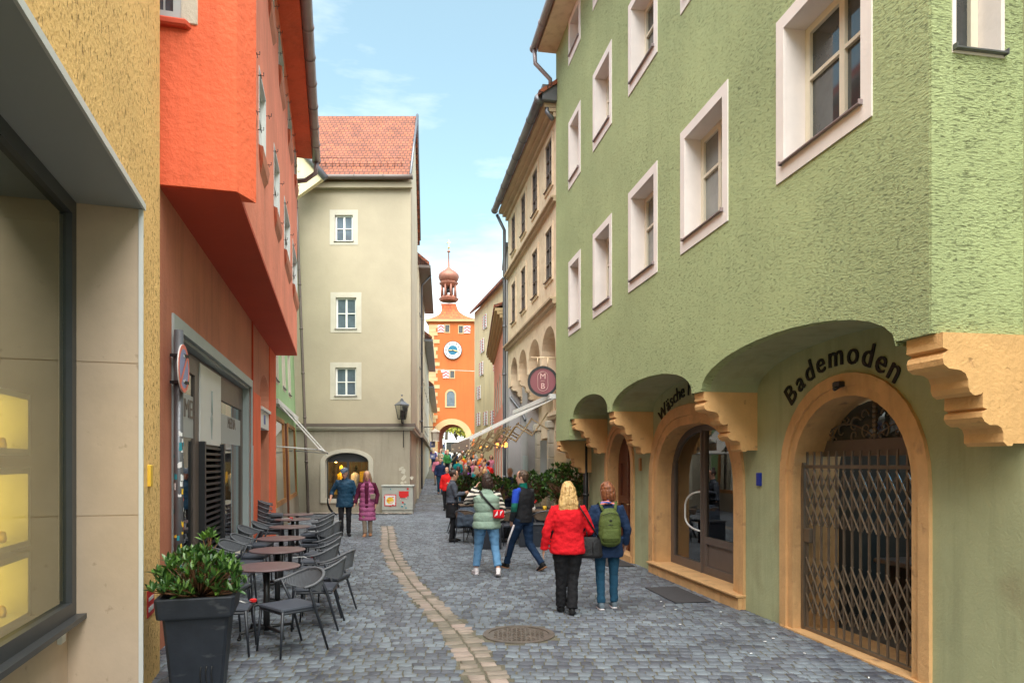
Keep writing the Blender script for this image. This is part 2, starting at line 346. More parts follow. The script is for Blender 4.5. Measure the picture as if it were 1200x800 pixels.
def put_text(mb, fr, txt, size, s, n, z, flip=1, depth=.01, rot=0, m=0, bold=0):
    # flat text in a wall frame; flip -1 when s runs right-to-left for the reader
    vs,fs,wd=text_mesh(txt,size,depth)
    ca,sa=math.cos(rot),math.sin(rot); out=[]
    for v in vs:
        x=v.x*ca-v.y*sa; y=v.x*sa+v.y*ca; out.append(fr.p(s+flip*x, n+v.z, z+y))
    mb.add(out,fs,m); return wd
def remesh(mb, vox, smooth=2, disp=0., dscale=9., name='m'):
    me=bpy.data.meshes.new(name); me.from_pydata(mb.v,[],mb.f); o=bpy.data.objects.new(name,me); COL.objects.link(o)
    r=o.modifiers.new('r','REMESH'); r.mode='VOXEL'; r.voxel_size=vox
    sm=o.modifiers.new('s','SMOOTH'); sm.iterations=smooth; sm.factor=.6
    dg=bpy.context.evaluated_depsgraph_get(); dg.update(); e=bpy.data.meshes.new_from_object(o.evaluated_get(dg))
    vs=[v.co.copy() for v in e.vertices]; ns=[v.normal.copy() for v in e.vertices]; fs=[tuple(p.vertices) for p in e.polygons]
    bpy.data.objects.remove(o); bpy.data.meshes.remove(me); bpy.data.meshes.remove(e)
    if disp:
        for i,v in enumerate(vs):
            k=noise.noise(Vector((v.x*dscale,v.y*dscale,v.z*dscale*1.3)))+.5*noise.noise(v*dscale*2.3+Vector((3,1,7)))
            vs[i]=v+ns[i]*k*disp
    out=MB(); out.add(vs,fs,0,True); return out
# ------------------------------------------------------------------ the ground and the street
WR = (4.458, -.173); WL = (-1.876, -.2385); WY = (-1.26, -.31)
def gz(y):
    if y < 26: return 0.
    t=y-26; return .042*t*min(1,t/8) if y<150 else .042*124
m=MB(); ys=[-60,-10,2,26]+[28+2*i for i in range(8)]+[46,60,80,100,150,260,420,700]
for x0,x1 in ((-400,-14),(-14,10),(10,400)):
    vs=[(x,y,gz(y)-.007) for y in ys for x in (x0,x1)]; m.add(vs,[(2*i,2*i+1,2*i+3,2*i+2) for i in range(len(ys)-1)],0)
g=tag(m.build('ground',['mortar']),kind='structure')
seam=[(-.02,3.0),(-.09,5.0),(-.185,5.76),(-.26,6.12),(-.43,6.84),(-.63,7.6),(-.965,8.67),(-1.47,10.25),(-2.13,12.65),(-2.75,15.25),(-3.18,17.6),(-3.72,20.3)]
def seamx(y):
    if y<seam[0][1]: return seam[0][0]
    for (x0,y0),(x1,y1) in zip(seam,seam[1:]):
        if y<=y1: return x0+(x1-x0)*(y-y0)/(y1-y0)
    return None
rnd=random.Random(3)
def stone(m, cx, cy, w_, d_, ang, z, mi=0, tilt=.0022):
    ca,sa=math.cos(ang),math.sin(ang); j=lambda a: rnd.uniform(-a,a)
    h=[(-w_/2,-d_/2),(w_/2,-d_/2),(w_/2,d_/2),(-w_/2,d_/2)]
    h=[(x+j(w_*.07),y+j(d_*.09)) for x,y in h]; tz=[j(tilt) for _ in range(4)]; dz=j(.0022)
    vs=[]
    for k,(sc,zz) in enumerate(((1,-.02),(.99,-.004),(.90,0))):
        for q,(x,y) in enumerate(h):
            x*=sc; y*=sc; vs.append((cx+x*ca-y*sa, cy+x*sa+y*ca, z+zz+dz+tz[q]*(.6 if k else 0)))
    fs=[(8,9,10,11)]
    for k in range(2):
        for i in range(4): jj=(i+1)%4; fs.append((k*4+i,k*4+jj,k*4+4+jj,k*4+4+i))
    m.add(vs,fs,mi,True)
MH=(.075,7.42,.39)
m=MB()
y=3.2
def rowshift(x,y): # rows sag in shallow arcs between the runnel and the walls
    return .10*math.sin(x*.9+1.2+y*.12)+.05*math.sin(x*2.3+y*.6)+.03*x
while y<46:
    rh=rnd.uniform(.098,.118) if y<30 else rnd.uniform(.14,.2)
    xl=(WY[0]+WY[1]*y-.1) if y<6.3 else (WL[0]+WL[1]*y if y<24.5 else (-8.2 if y<25.4 else -3.72-.1*(y-25.5)))
    xr=WR[0]+WR[1]*y+ (0 if y<22 else .2)
    x=xl+rnd.uniform(-.1,0)
    while x<xr:
        w_=rnd.uniform(.082,.142)*(1 if y<22 else 1.5)*(1 if y<30 else 1.2); cx=x+w_/2; cy=y+rowshift(cx,y)
        sx=seamx(cy); ok=True
        if sx is not None and cy<20.3 and abs(cx-sx-.0)<.155+w_*.25: ok=False
        if (cx-MH[0])**2+(cy-MH[1])**2<(MH[2]+.03)**2: ok=False
        if ok: stone(m,cx,cy,w_-.010,rh-.010,.03+.10*math.cos(cx*.9+1.2+y*.12)+rnd.uniform(-.03,.03),gz(cy))
        x+=w_
    y+=rh
tag(m.build('street',['cobble']),kind='structure')
m=MB()
for side in (-1,1):
    y=3.2
    while y<20.2:
        l_=rnd.uniform(.08,.17); yy=y+l_/2; a=math.atan2(seamx(min(yy+.1,20.3))-seamx(yy-.1),.2)
        wd=rnd.uniform(.13,.195); stone(m,seamx(yy)+side*(wd/2+.016),yy,wd,l_-.012,-a*.85+rnd.uniform(-.05,.05),.0025,0,.003)
        y+=l_
tag(m.build('gutter_strip',['strip_stone']),kind='structure')
# raised paved apron in front of the corner house
m=MB()
for i in range(26):
    for j_ in range(2):
        x=-8.0+i*.17; stone(m,x,24.95+j_*.26,.155,.24,0,.05)
tag(m.build('pavement',['strip_stone']),kind='structure')
# manhole
m=MB(); m.disc((MH[0],MH[1],-.012),(1,0,0),(0,1,0),.33,.39,.018,48); r=.335
m.disc((MH[0],MH[1],-.014),(1,0,0),(0,1,0),.0001,.335,.010,48)
mh=m.build('manhole_cover',['iron']); tag(mh,'round cast iron manhole cover set in the cobbles','manhole cover')
m=MB()
for i in range(-6,7):
    for j_ in range(-6,7):
        x,y=i*.05,j_*.05
        if math.hypot(x,y)<.30:
            a=math.atan2(y,x)+PI/4*((i+j_)%2*2-1)
            m.box(F(MH[0]+x,MH[1]+y,math.cos(a),math.sin(a),-math.sin(a),math.cos(a)),-.019,.019,-.007,.007,-.004,.004)
m.build('tread',['iron'],mh)

# ------------------------------------------------------------------ windows, doors, pipes
def window(fr, par, s0,s1,z0,z1, n=0., depth=.25, sur=.1, surm='trim_pink', frm='cream_frame', pm='pane', cols=2, rows=((.62,),), sill='zinc', fw=.055, bars=.03, surz=None, surt=.006, bottom=None, curved=None):
    "opening s0..s1 x z0..z1 in a wall whose face is at n"
    inner=rect(s0,s1,z0,z1) if not curved else arch(s0,s1,z0,curved,z1)
    zb=bottom if bottom is not None else z0-(surz if surz is not None else sur)
    m=MB(); l_=.022
    if not curved: om=rect(s0-sur,s1+sur,zb,z1+sur); 
    else: om=arch(s0-sur,s1+sur,zb,curved,z1+sur)
    m.panel(fr,om,[inner],n+surt,n-.02,0)
    m.panel(fr,(rect(s0-l_,s1+l_,z0-l_,z1+l_) if not curved else arch(s0-l_,s1+l_,z0-l_,curved,z1+l_)),[inner],n-.021,n-depth,0)
    w_=m.build('window',[surm],par)
    m=MB(); a0,a1,b0,b1=s0+.002,s1-.002,z0+.002,z1-.002; holes=[]
    cw=(a1-a0-fw*2-bars*2*(cols-1))/cols
    rs=[0]+list(rows[0])+[1]
    for c in range(cols):
        h0=a0+fw+c*(cw+bars*2)
        for i in range(len(rs)-1):
            q0=b0+fw+(b1-b0-2*fw)*rs[i]+(bars/2 if i else 0); q1=b0+fw+(b1-b0-2*fw)*rs[i+1]-(bars/2 if i<len(rs)-2 else 0)
            if curved: 
                import_top=lambda a: curved+(z1-curved)*math.sqrt(max(0,1-((a-(s0+s1)/2)/((s1-s0)/2))**2))
                q1=min(q1,min(import_top(h0),import_top(h0+cw))-fw)
            holes.append(rect(h0,h0+cw,q0,q1))
    m.panel(fr,rect(a0,a1,b0,b1) if not curved else arch(a0,a1,b0,curved,b1-.002),holes,n-depth+.055,n-depth,0)
    m.build('frame',[frm],w_)
    m=MB(); m.box(fr,s0+.01,s1-.01,n-depth+.012,n-depth+.022,z0+.01,z1-.01 if not curved else curved)
    if curved: m.panel(fr,arch(s0+.01,s1-.01,curved-.01,curved,z1-.01),[],n-depth+.022,n-depth+.012)
    m.build('pane',[pm],w_)
    if sill:
        m=MB(); m.box(fr,s0-.02,s1+.02,n+surt+.001,n+surt+.035,z0-.012,z0-.001); m.box(fr,s0+.003,s1-.003,n-depth+.06,n+surt,z0+.001,z0+.007); m.box(fr,s0-.03,s0-.021,n+surt+.001,n+surt+.04,z0-.02,z0+.02); m.box(fr,s1+.021,s1+.03,n+surt+.001,n+surt+.04,z0-.02,z0+.02)
        m.build('sill',[sill],w_)
    return w_
def gutter(name, fr, s0,s1, n, z, par, m_='zinc', r=.075):
    m=MB(); seg=10; vs=[]; k=max(2,int(abs(s1-s0)/.9)+1)
    m.tube([fr.p(s0+(s1-s0)*i/(k-1),n,z) for i in range(k)],r,12)
    for i in range(k): q=s0+(s1-s0)*i/(k-1); m.tube([fr.p(q-.02,n,z),fr.p(q+.02,n,z)],r*1.14,12)
    return m.build(name,[m_],par)
def pipe(par, pts, r=.05, m_='zinc', joints=True, name='downpipe'):
    m=MB(); m.tube(pts,r,10)
    if joints:
        for a,b in zip(pts,pts[1:]):
            a,b=Vector(a),Vector(b)
            if (b-a).length>1.5:
                k=int((b-a).length/1.9)+1
                for i in range(1,k): q=a+(b-a)*i/k; d=(b-a).normalized()*.03; m.tube([q-d,q+d],r*1.25,10)
    return m.build(name,[m_],par)

# ================================================================== RIGHT: green house with the jettied front
FR=wallR(*WR); D=.74
gh=thing('green_house','lime green stuccoed house with jettied upper floors on peach stone corbels','house',(4.0,10,0))
Y0,Y1=4.85,15.73
# ground floor wall
doors=[(5.87,7.62,0,1.66,2.52,2.1),(8.95,11.57,.16,1.35,2.45,2.7),(12.85,14.15,.12,1.75,2.45,2.)]
m=MB(); m.panel(FR,rect(-3,15.6,-.05,3.35),[arch(a-.03,b+.03,-.04,zs,zt+.03,18,pw) for a,b,z0,zs,zt,pw in doors],0,-.55)
m.box(FR,-3,Y0+.0,-.55,0,3.352,12)
m.build('ground_floor_wall',['green_smooth'],gh)
# upper wall with arched lower edge
def arcpts(a,b,zs,zt,n=16): return [((a+b)/2+(b-a)/2*math.cos(PI*i/n), zs+(zt-zs)*math.sin(PI*i/n)**.92) for i in range(n+1)]
low=[(Y1,11.3),(Y0,11.3),(Y0,2.75),(5.17,2.75)]
low+=arcpts(5.17,8.37,2.72,3.12)[::-1]+[(8.63,2.72)]+arcpts(8.63,11.75,2.74,3.12)[::-1]+[(11.98,2.74)]+arcpts(11.98,14.28,2.78,3.16)[::-1]+[(14.53,2.78),(14.58,2.36),(Y1,2.36)]
W1=[(a+.126,b+.126) for a,b in [(5.28,6.61),(7.56,8.82),(9.59,10.78),(11.6,12.7),(13.54,14.47)]]
wz=[(4.53,6.10),(7.62,9.05),(10.25,11.2)]
holes=[];specs=[]
for k,(a,b) in enumerate(W1):
    for r_,(z0,z1) in enumerate(wz):
        sA,sB=a+.13,b-.13; q0,q1=z0+.17,z1-.12
        holes.append(rect(sA-.03,sB+.03,q0-.03,q1+.03)); specs.append((sA,sB,q0,q1,a,b,z0,z1,k,r_))
m=MB(); m.panel(FR,low,holes,D,D-.12)
# soffit behind the arches: close from the front wall to the ground-floor wall
m2=MB(); edge=[q for q in low[2:-1]]+[(Y1,2.36)]
for (a,za),(b,zb) in zip(edge,edge[1:]): m2.add([FR.p(a,D-.119,za),FR.p(b,D-.119,zb),FR.p(b,-.01,zb),FR.p(a,-.01,za)],[(0,1,2,3)])
m2.add([FR.p(Y1,D-.12,2.36),FR.p(Y1,D-.12,11.3),FR.p(Y1,-.1,11.3),FR.p(Y1,-.1,2.36)],[(0,1,2,3)])
# end face looking at the camera, with its small window
fe=F(*FR.p(Y0,D,0)[:2], -FR.n[0],-FR.n[1], -FR.t[0]/1.015,-FR.t[1]/1.015)
ew=(.165,.585)
m.panel(fe,rect(.004,D+.02,2.752,11.29),[rect(ew[0],ew[1],4.70,6.2),rect(ew[0],ew[1],7.7,9.1)],.012,-.30)
m.build('upper_wall',['green_stucco'],gh); m2.build('arch_soffit',['green_smooth'],gh)
for sA,sB,q0,q1,a,b,z0,z1,k,r_ in specs:
    window(FR,gh,sA,sB,q0,q1,n=D,depth=.27,sur=.125,surz=.16,pm='pane_curtain' if (k+r_)%3 else 'pane',cols=2,rows=((.62,),),fw=.07,bars=.035,surt=.012,sill='zinc_pink')
for z0,z1 in ((4.73,6.17),(7.73,9.07)):
    window(fe,gh,ew[0]+.03,ew[1]-.03,z0,z1,n=.012,depth=.24,sur=.03,surz=.03,pm='pane',cols=1,rows=((.62,),),fw=.06)
# eaves
m=MB(); m.box(FR,Y0-.2,Y1+.02,-.3,D+.42,11.22,11.34); m.build('eaves',['sandstone'],gh)
m=MB(); vs=[FR.p(Y0-.3,D+.5,11.34),FR.p(Y1+.05,D+.5,11.34),FR.p(Y1+.05,-4.5,17),FR.p(Y0-.3,-4.5,17),FR.p(Y0-.3,D+.5,11.42),FR.p(Y1+.05,D+.5,11.42),FR.p(Y1+.05,-4.5,17.1),FR.p(Y0-.3,-4.5,17.1)]
m.add(vs,[(3,2,1,0),(4,5,6,7),(0,1,5,4),(1,2,6,5),(2,3,7,6),(3,0,4,7)]); m.build('roof',['roof_tile'],gh)
gutter('gutter',FR,Y0,Y1+.1,D+.50,11.33,gh,'zinc_pink',.085)
# body behind so no light leaks
m=MB(); m.box(FR,Y0+.01,15.59,-6,-3.2,0,16); m.box(FR,15.5,15.59,-6,-.56,0,11.3); m.build('back_wall',['green_side'],gh)
# corbels
prof=[(0,0),(.70,0),(.70,-.115),(.655,-.135),(.69,-.165),(.70,-.20),(.69,-.245),(.65,-.275),(.595,-.28),(.56,-.285),(.52,-.31),(.50,-.36),(.50,-.41),(.485,-.45),(.45,-.475),(.40,-.465),(.385,-.45),(.385,-.565),(.35,-.58),(.385,-.60),(.39,-.64),(.37,-.675),(.33,-.70),(.27,-.70),(.235,-.72),(.22,-.76),(.22,-.83),(.19,-.86),(.15,-.86),(.14,-.84),(.0,-.84)]
def corbel(fr,par,y0,y1,ztop,sc=1.,zsc=1.,nd=1.,m_='corbel_peach',n0=0):
    m=MB(); pts=[(n*nd,z*zsc) for n,z in prof]; tris=tessellate_polygon([[Vector((a,b,0)) for a,b in pts]]); k=len(pts)
    for y_,fl in ((y0,0),(y1,1)): m.add([fr.p(y_,n0+n,ztop+z) for n,z in pts],[t if fl else t[::-1] for t in tris])
    vv=[fr.p(y0,n0+n,ztop+z) for n,z in pts]+[fr.p(y1,n0+n,ztop+z) for n,z in pts]
    m.add(vv,[(i,(i+1)%k,(i+1)%k+k,i+k) for i in range(k)])
    return m.build('corbel',[m_],par)
corbel(FR,gh,4.78,5.11,2.748,zsc=.90)
corbel(FR,gh,8.37,8.63,2.718,zsc=.84); corbel(FR,gh,11.73,11.99,2.738,zsc=.84); corbel(FR,gh,14.25,14.51,2.778,zsc=.84); corbel(FR,gh,15.40,15.68,2.358,zsc=.84,nd=1.05)
# stone door surrounds (two-step moulding)
def surround(fr,par,a,b,z0,zs,zt,wd,dep,m_='surround_peach',outz=.0,pw=2.):
    m=MB(); ins=wd*.45
    m.panel(fr,arch(a-wd,b+wd,outz,zs,zt+wd,18,pw),[arch(a-ins,b+ins,outz+.001,zs,zt+ins,18,pw)],.035,-.02)
    m.panel(fr,arch(a-ins,b+ins,outz,zs,zt+ins,18,pw),[arch(a,b,outz+.001,zs,zt,18,pw)],.008,-.03)
    m.panel(fr,arch(a-.025,b+.025,outz,zs,zt+.025,18,pw),[arch(a,b,outz+.001,zs,zt,18,pw)],-.031,-dep)
    return m.build('door_surround',[m_],par)
surround(FR,gh,5.87,7.62,0,1.66,2.52,.22,.56,pw=2.1)
surround(FR,gh,8.95,11.57,.16,1.35,2.45,.30,.42,pw=2.7)
surround(FR,gh,12.85,14.15,.12,1.75,2.45,.22,.38)
# --- swimwear shop: room, transom, fanlight, folding gate
m=MB(); m.box(FR,5.2,8.3,-2.6,-2.5,0,3); m.box(FR,5.2,5.28,-2.5,-.551,0,3); m.box(FR,8.2,8.28,-2.5,-.551,0,3); m.box(FR,5.2,8.3,-2.6,-.551,2.62,2.7); m.box(FR,5.2,8.3,-2.6,-.551,-.05,0)
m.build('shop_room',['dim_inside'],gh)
m=MB(); m.box(FR,5.88,7.61,-.42,-.34,1.98,2.10); m.box(FR,5.88,7.61,-.44,-.33,1.93,1.98); m.box(FR,5.88,6.05,-.42,-.36,0.02,1.93); m.build('transom',['brown_frame'],gh)
m=MB(); m.panel(FR,arch(5.89,7.60,2.0,2.001,2.50),[],-.40,-.41); m.build('fanlight',['pane'],gh)
m=MB()
def curl(cy,cz,r,turn,a0,sgn,n=18):
    pts=[]
    for i in range(n+1): t=i/n; a=a0+sgn*turn*t; rr=r*(1-t*.86); pts.append(FR.p(cy+rr*math.cos(a),-.335,cz+rr*math.sin(a)))
    m.tube(pts,[.011-.005*i/n for i in range(n+1)],5)
for s_ in (-1,1):
    for cy,cz,r,a0,sg in ((.12,2.20,.085,-1.2,1),(.30,2.24,.11,2.6,-1),(.30,2.14,.06,-.6,1),(.50,2.19,.10,2.4,-1),(.62,2.10,.055,-.5,1),(.16,2.34,.075,3.2,-1),(.08,2.12,.05,.2,1),(.70,2.18,.06,1.2,1),(.42,2.32,.05,0,-1)):
        n=18; pts=[]
        for i in range(n+1):
            t=i/n; a=a0+sg*4.9*t; rr=r*(1-t*.85); pts.append(FR.p(6.745+s_*(cy+rr*math.cos(a)),-.335,cz+rr*math.sin(a)))
        m.tube(pts,[.012-.006*i/n for i in range(n+1)],5)
    m.tube([FR.p(6.745+s_*q[0],-.335,q[1]) for q in bez((.02,2.12),(.5,2.42),(.82,2.11),10)],.008,5)
for i in range(7): m.ball(FR.p(6.745,-.33,2.13+i*.05),(.028,.028,.035),8,5)
m.build('fanlight_scrollwork',['gate_metal'],gh)
fg=tag(MB().build('folding_gate',['gate_metal'],gh),None)
m=MB(); nb=14; ya,yb=5.94,7.54; gn=-.12
for i in range(nb):
    y=ya+(yb-ya)*i/(nb-1); m.box(FR,y-.011,y+.011,gn-.008,gn+.008,.05,1.98 if i else 1.9); 
m.build('bar',['gate_metal'],fg)
for band in ((.22,.42,.62),(1.18,1.38,1.58)):
  m=MB()
  for zb in band:
    for i in range(nb-1):
        y=ya+(yb-ya)*i/(nb-1); y2=ya+(yb-ya)*(i+1)/(nb-1)
        for za_,zc,off in ((zb,zb+.2,.010),(zb+.2,zb,-.010)):
            a=Vector(FR.p(y,gn+off*1.4,za_)); b=Vector(FR.p(y2,gn+off*1.4,zc)); m.tube([a,b],.0105,4,smooth=False)
  m.build('lattice',['gate_metal'],fg)
m=MB(); m.box(FR,ya-.02,yb+.08,gn-.012,gn+.012,1.80,1.835); m.box(FR,ya-.04,yb+.08,gn-.02,gn+.02,.018,.05); m.box(FR,yb+.03,yb+.10,gn-.03,gn+.03,.0,1.86); m.box(FR,ya-.06,ya-.02,gn-.02,gn+.02,.0,.2)
m.bevbox(FR,yb-.08,yb+.02,gn-.02,gn+.03,.98,1.14); m.build('gate_rail',['gate_metal'],fg)
m=MB(); m.box(FR,5.68,7.8,-.3,.05,-.02,.014); m.build('threshold',['surround_peach'],gh)
def bulb_light(p,e,c=(1,.72,.42),r=.06):
    l_=bpy.data.lights.new('lamp_light','POINT'); l_.energy=e; l_.color=c; l_.shadow_soft_size=r; o=bpy.data.objects.new('lamp_light',l_); COL.objects.link(o); o.location=p
bulb_light(FR.p(6.3,-1.7,2.1),5,(1,.8,.55)); bulb_light(FR.p(6.6,-1.9,1.85),5,(.3,.7,1))
m=MB(); m.tube([FR.p(6.0,-1.3,1.93),FR.p(7.2,-1.3,1.93)],.02,8); o=m.build('blue_tube_lamp',['blue_tube']); tag(o,'blue glowing tube lamp inside the swimwear shop behind the gate','lamp')
m=MB(); m.bevbox(FR,5.9,7.3,-1.5,-.75,.78,.83,.01); m.box(FR,5.95,6.0,-1.4,-.85,.05,.78); m.box(FR,7.2,7.25,-1.4,-.85,.05,.78); o=m.build('display_table',['brown_frame']); tag(o,'wooden display table inside the swimwear shop behind the gate','table')
for i,(y,z,mm_,lb) in enumerate(((6.05,1.15,'yellow_flat','yellow swimwear top hanging at the right behind the gate'),(6.3,1.2,'leaf_bright','bright green swimsuit hanging behind the gate'),(6.55,1.25,'sign_plum','plum swimsuit hanging in the middle behind the gate'),(6.85,1.3,'teal_flat','teal towel hanging at the left behind the gate'),(7.1,1.25,'blue_clock','blue towel hanging farthest left behind the gate'))):
    m=MB(); m.tube([FR.p(y,-1.6,z-.28),FR.p(y,-1.6,z-.1),FR.p(y,-1.6,z+.15),FR.p(y,-1.6,z+.38),FR.p(y,-1.6,z+.42)],[(.10,.03),(.12,.04),(.10,.05),(.13,.03),(.03,.02)],12,ref=(0,1,0)); m.tube([FR.p(y,-1.6,z+.4),FR.p(y,-1.6,z+.5),FR.p(y,-1.6,1.9)],.006,4); o=m.build('swimwear',[mm_]); tag(o,lb,'clothes')
for y,z,r_,mm_,lb in ((6.15,.92,.10,'blue_clock','blue beach ball on the display table'),(6.5,.88,.05,'yellow_flat','small yellow ball on the display table')):
    m=MB(); m.ball(FR.p(y,-1.1,z+.01),r_,14,10); tag(m.build('beach_ball',[mm_]),lb,'ball')
m=MB(); m.ball(FR.p(6.3,-1.2,2.2),.04,8,6); m.tube([FR.p(6.3,-1.2,2.2),FR.p(6.3,-1.2,2.62)],.008,4); o=m.build('spot_lamp',['warm_lamp']); tag(o,'warm spot lamp above the display table behind the gate','lamp')
# --- glazed door with step
m=MB(); m.box(FR,8.66,11.70,-.45,.10,-.02,.155); m.bevbox(FR,8.64,11.72,-.44,.13,.155,.185,.006); m.build('door_step',['surround_peach'],gh)
m=MB(); df=-.25
def archtop(y,a=8.95,b=11.57,zs=1.35,zt=2.45): return zs+(zt-zs)*max(0,1-abs((y-(a+b)/2)/((b-a)/2))**2.7)**(1/2.7)
out=arch(8.955,11.565,.186,1.35,2.445,20,2.7); fwd=.085
mid=10.38
def leaf(y0,y1,zb):
    pts=[(y0,zb),(y0,archtop(y0)-.10)]
    for i in range(1,10): y=y0+(y1-y0)*i/10; pts.append((y,archtop(y)-.10))
    return pts+[(y1,archtop(y1)-.10),(y1,zb)]
h1=leaf(9.06,mid-.07,.74); h2=leaf(mid+.07,11.44,.32)
m.panel(FR,out,[h1,h2,rect(9.10,mid-.12,.30,.64)],df,df-.07); m.box(FR,9.0,mid-.05,df-.05,df-.03,.25,.7)
m.box(FR,mid-.015,mid+.015,df,df+.03,.19,2.36); dr=m.build('glass_door',['brown_frame'],gh)
m=MB(); m.panel(FR,[(a,z) for a,z in leaf(9.04,11.48,.25)],[],df-.035,df-.045); m.build('pane',['shop_glass'],dr)
m=MB(); hp=[FR.p(mid+.03,df+.02,1.42),FR.p(mid+.12,df+.09,1.45),FR.p(mid+.34,df+.10,1.40),FR.p(mid+.40,df+.10,1.2),FR.p(mid+.40,df+.10,1.0),FR.p(mid+.34,df+.10,.84),FR.p(mid+.12,df+.09,.79),FR.p(mid+.03,df+.02,.82)]
m.tube(bez(hp[0],hp[2],hp[3],6)+bez(hp[3],Vector(hp[3])*.5+Vector(hp[4])*.5+Vector(FR.p(0,.0,0))*0,hp[4],3)[1:]+bez(hp[4],hp[5],hp[7],6)[1:],.014,8); m.build('handle',['white_metal'],dr)
m=MB(); m.box(FR,8.3,12.0,-3.0,-2.9,0,3); m.box(FR,8.3,8.38,-2.9,-.551,0,3); m.box(FR,11.9,12.0,-2.9,-.551,0,3); m.box(FR,8.3,12.0,-3,-.551,2.62,2.7); m.box(FR,8.3,12,-3,-.551,0.1,.18)
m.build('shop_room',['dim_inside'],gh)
rk=thing('clothes_rack','rack of dark and brown clothes standing behind the glazed door','clothes rack',FR.p(9.6,-1.4,.2))
m=MB(); m.tube([FR.p(8.9,-1.3,.2),FR.p(8.9,-1.3,1.6),FR.p(10.2,-1.3,1.6),FR.p(10.2,-1.3,.2)],.015,6); m.build('rail',['white_metal'],rk)
for i in range(11):
    y=9.0+i*.11; m=MB(); m.tube([FR.p(y,-1.3,.75),FR.p(y,-1.3,1.1),FR.p(y,-1.3,1.48),FR.p(y,-1.3,1.56)],[(.22,.035),(.19,.04),(.20,.03),(.03,.01)],10,ref=(1,0,0)); m.build('garment',[['taupe_g','dark_g','olive_g','plum_g'][i%4]],rk)
m=MB(); m.ball(FR.p(9.3,-1.5,2.25),.05,8,6); m.tube([FR.p(9.3,-1.5,2.25),FR.p(9.3,-1.5,2.62)],.008,4); bulb_light(FR.p(9.3,-1.5,2.12),14); o=m.build('spot_lamp',['warm_lamp']); tag(o,'warm spot lamp behind the glazed door of the green house','lamp')
# --- dark wooden door
m=MB(); m.panel(FR,arch(12.855,14.145,.125,1.75,2.445,16),[rect(13.0,13.38,.35,1.05),rect(13.62,14.0,.35,1.05),rect(13.0,13.38,1.2,1.85),rect(13.62,14.0,1.2,1.85)],-.20,-.26); m.box(FR,12.95,14.05,-.255,-.235,.3,1.95); m.box(FR,13.48,13.52,-.2,-.18,.13,2.38)
wd=m.build('wooden_door',['wood_dark'],gh)
m=MB(); m.box(FR,12.7,14.3,-.2,.06,-.02,.12); m.build('door_step',['surround_peach'],gh)
m=MB(); m.tube([FR.p(13.44,-.2,1.05),FR.p(13.44,-.13,1.05),FR.p(13.33,-.13,1.05)],.012,6); m.build('handle',['brass'],wd)
# lettering over the arches
def arc_text(par, txt, yc, zc, ry, rz, a0, a1, size, n=.010, hgt=.014):
    m=MB(); ws=[]
    for ch in txt: ws.append((text_mesh(ch,size,.01)[2] if ch!=' ' else size*.25)+size*.085)
    tot=sum(ws); pos=0
    for ch,w_ in zip(txt,ws):
        t=(pos+w_/2)/tot; a=a0+(a1-a0)*t; pos+=w_
        if ch==' ': continue
        y=yc+ry*math.cos(a); z=zc+rz*math.sin(a)
        dy=-ry*math.sin(a); dz=rz*math.cos(a); sl_=math.atan2(-dz,dy) if (a1<a0) else 0
        # reading direction runs toward -y; tilt of the baseline in the reader's plane
        tx,tz=(-dy*(a1-a0)),(dz*(a1-a0)); rot=math.atan2(tz,tx)
        for off in (-.003,.003): put_text(m,FR,ch,size,y+off,n,z,flip=-1,depth=hgt/2,rot=rot)
    return m.build('lettering',['letter_black'],par)
ls=arc_text(gh,'Bademoden',6.82,1.66,1.17,1.17,R(44),R(131),.325)
ls=arc_text(gh,'Wäsche N',10.28,1.0,1.85,1.88,R(53),R(95),.31)
# small things on the green wall
m=MB(); m.bevbox(FR,8.27,8.35,0.001,.03,1.58,1.74,.006); pq=m.build('wall_plaque',['plaque_blue']); tag(pq,'small dark blue plaque on the green wall between door and gate','plaque')
m=MB(); m.bevbox(FR,12.28,12.36,0.001,.03,1.72,1.95,.006); pq=m.build('letter_plate',['wood_orange']); tag(pq,'small brown bell plate on green wall beside the dark wooden door','bell plate')
m=MB(); m.bevbox(FR,6.70,6.80,.036,.10,2.60,2.66,.01); m.tube([FR.p(6.75,.05,2.62),FR.p(6.75,.12,2.58)],.02,8); pq=m.build('door_sensor',['black_metal']); tag(pq,'tiny black sensor on top of the gate arch','sensor')
# door mats
def doormat(y0,y1,n0,n1,label):
    m=MB(); m.bevbox(FR,y0,y1,n0,n1,.004,.018,.005); o=m.build('doormat',['mat_rubber']); tag(o,label,'doormat','dark doormats at the green house')
doormat(9.15,10.25,.22,.72,'dark doormat lying before the glass shop door step')
doormat(12.3,13.35,.12,.62,'dark doormat lying near the wooden door')
# black downpipe at the far corner
pipe(gh,[FR.p(15.45,.12,2.3),FR.p(15.45,.12,.0)],.06,'black_metal')
pipe(gh,[FR.p(15.75,D+.50,11.25),FR.p(15.75,D+.48,10.95),FR.p(15.8,D+.12,10.65),FR.p(15.85,D+.10,10.35)],.05,'zinc_pink')

# ================================================================== RIGHT: sandstone renaissance house
sh=thing('sandstone_house','beige plastered house with grey gutter and corbelled arcade beyond the green house','house',(1.5,19,0))
Y2=22.42; n1=D-.02
ws=[]
for yc in (16.5,18.12,19.72,21.32):
    ws.append((yc-.34,yc+.34,8.45,9.55)); ws.append((yc-.34,yc+.34,6.25,7.45))
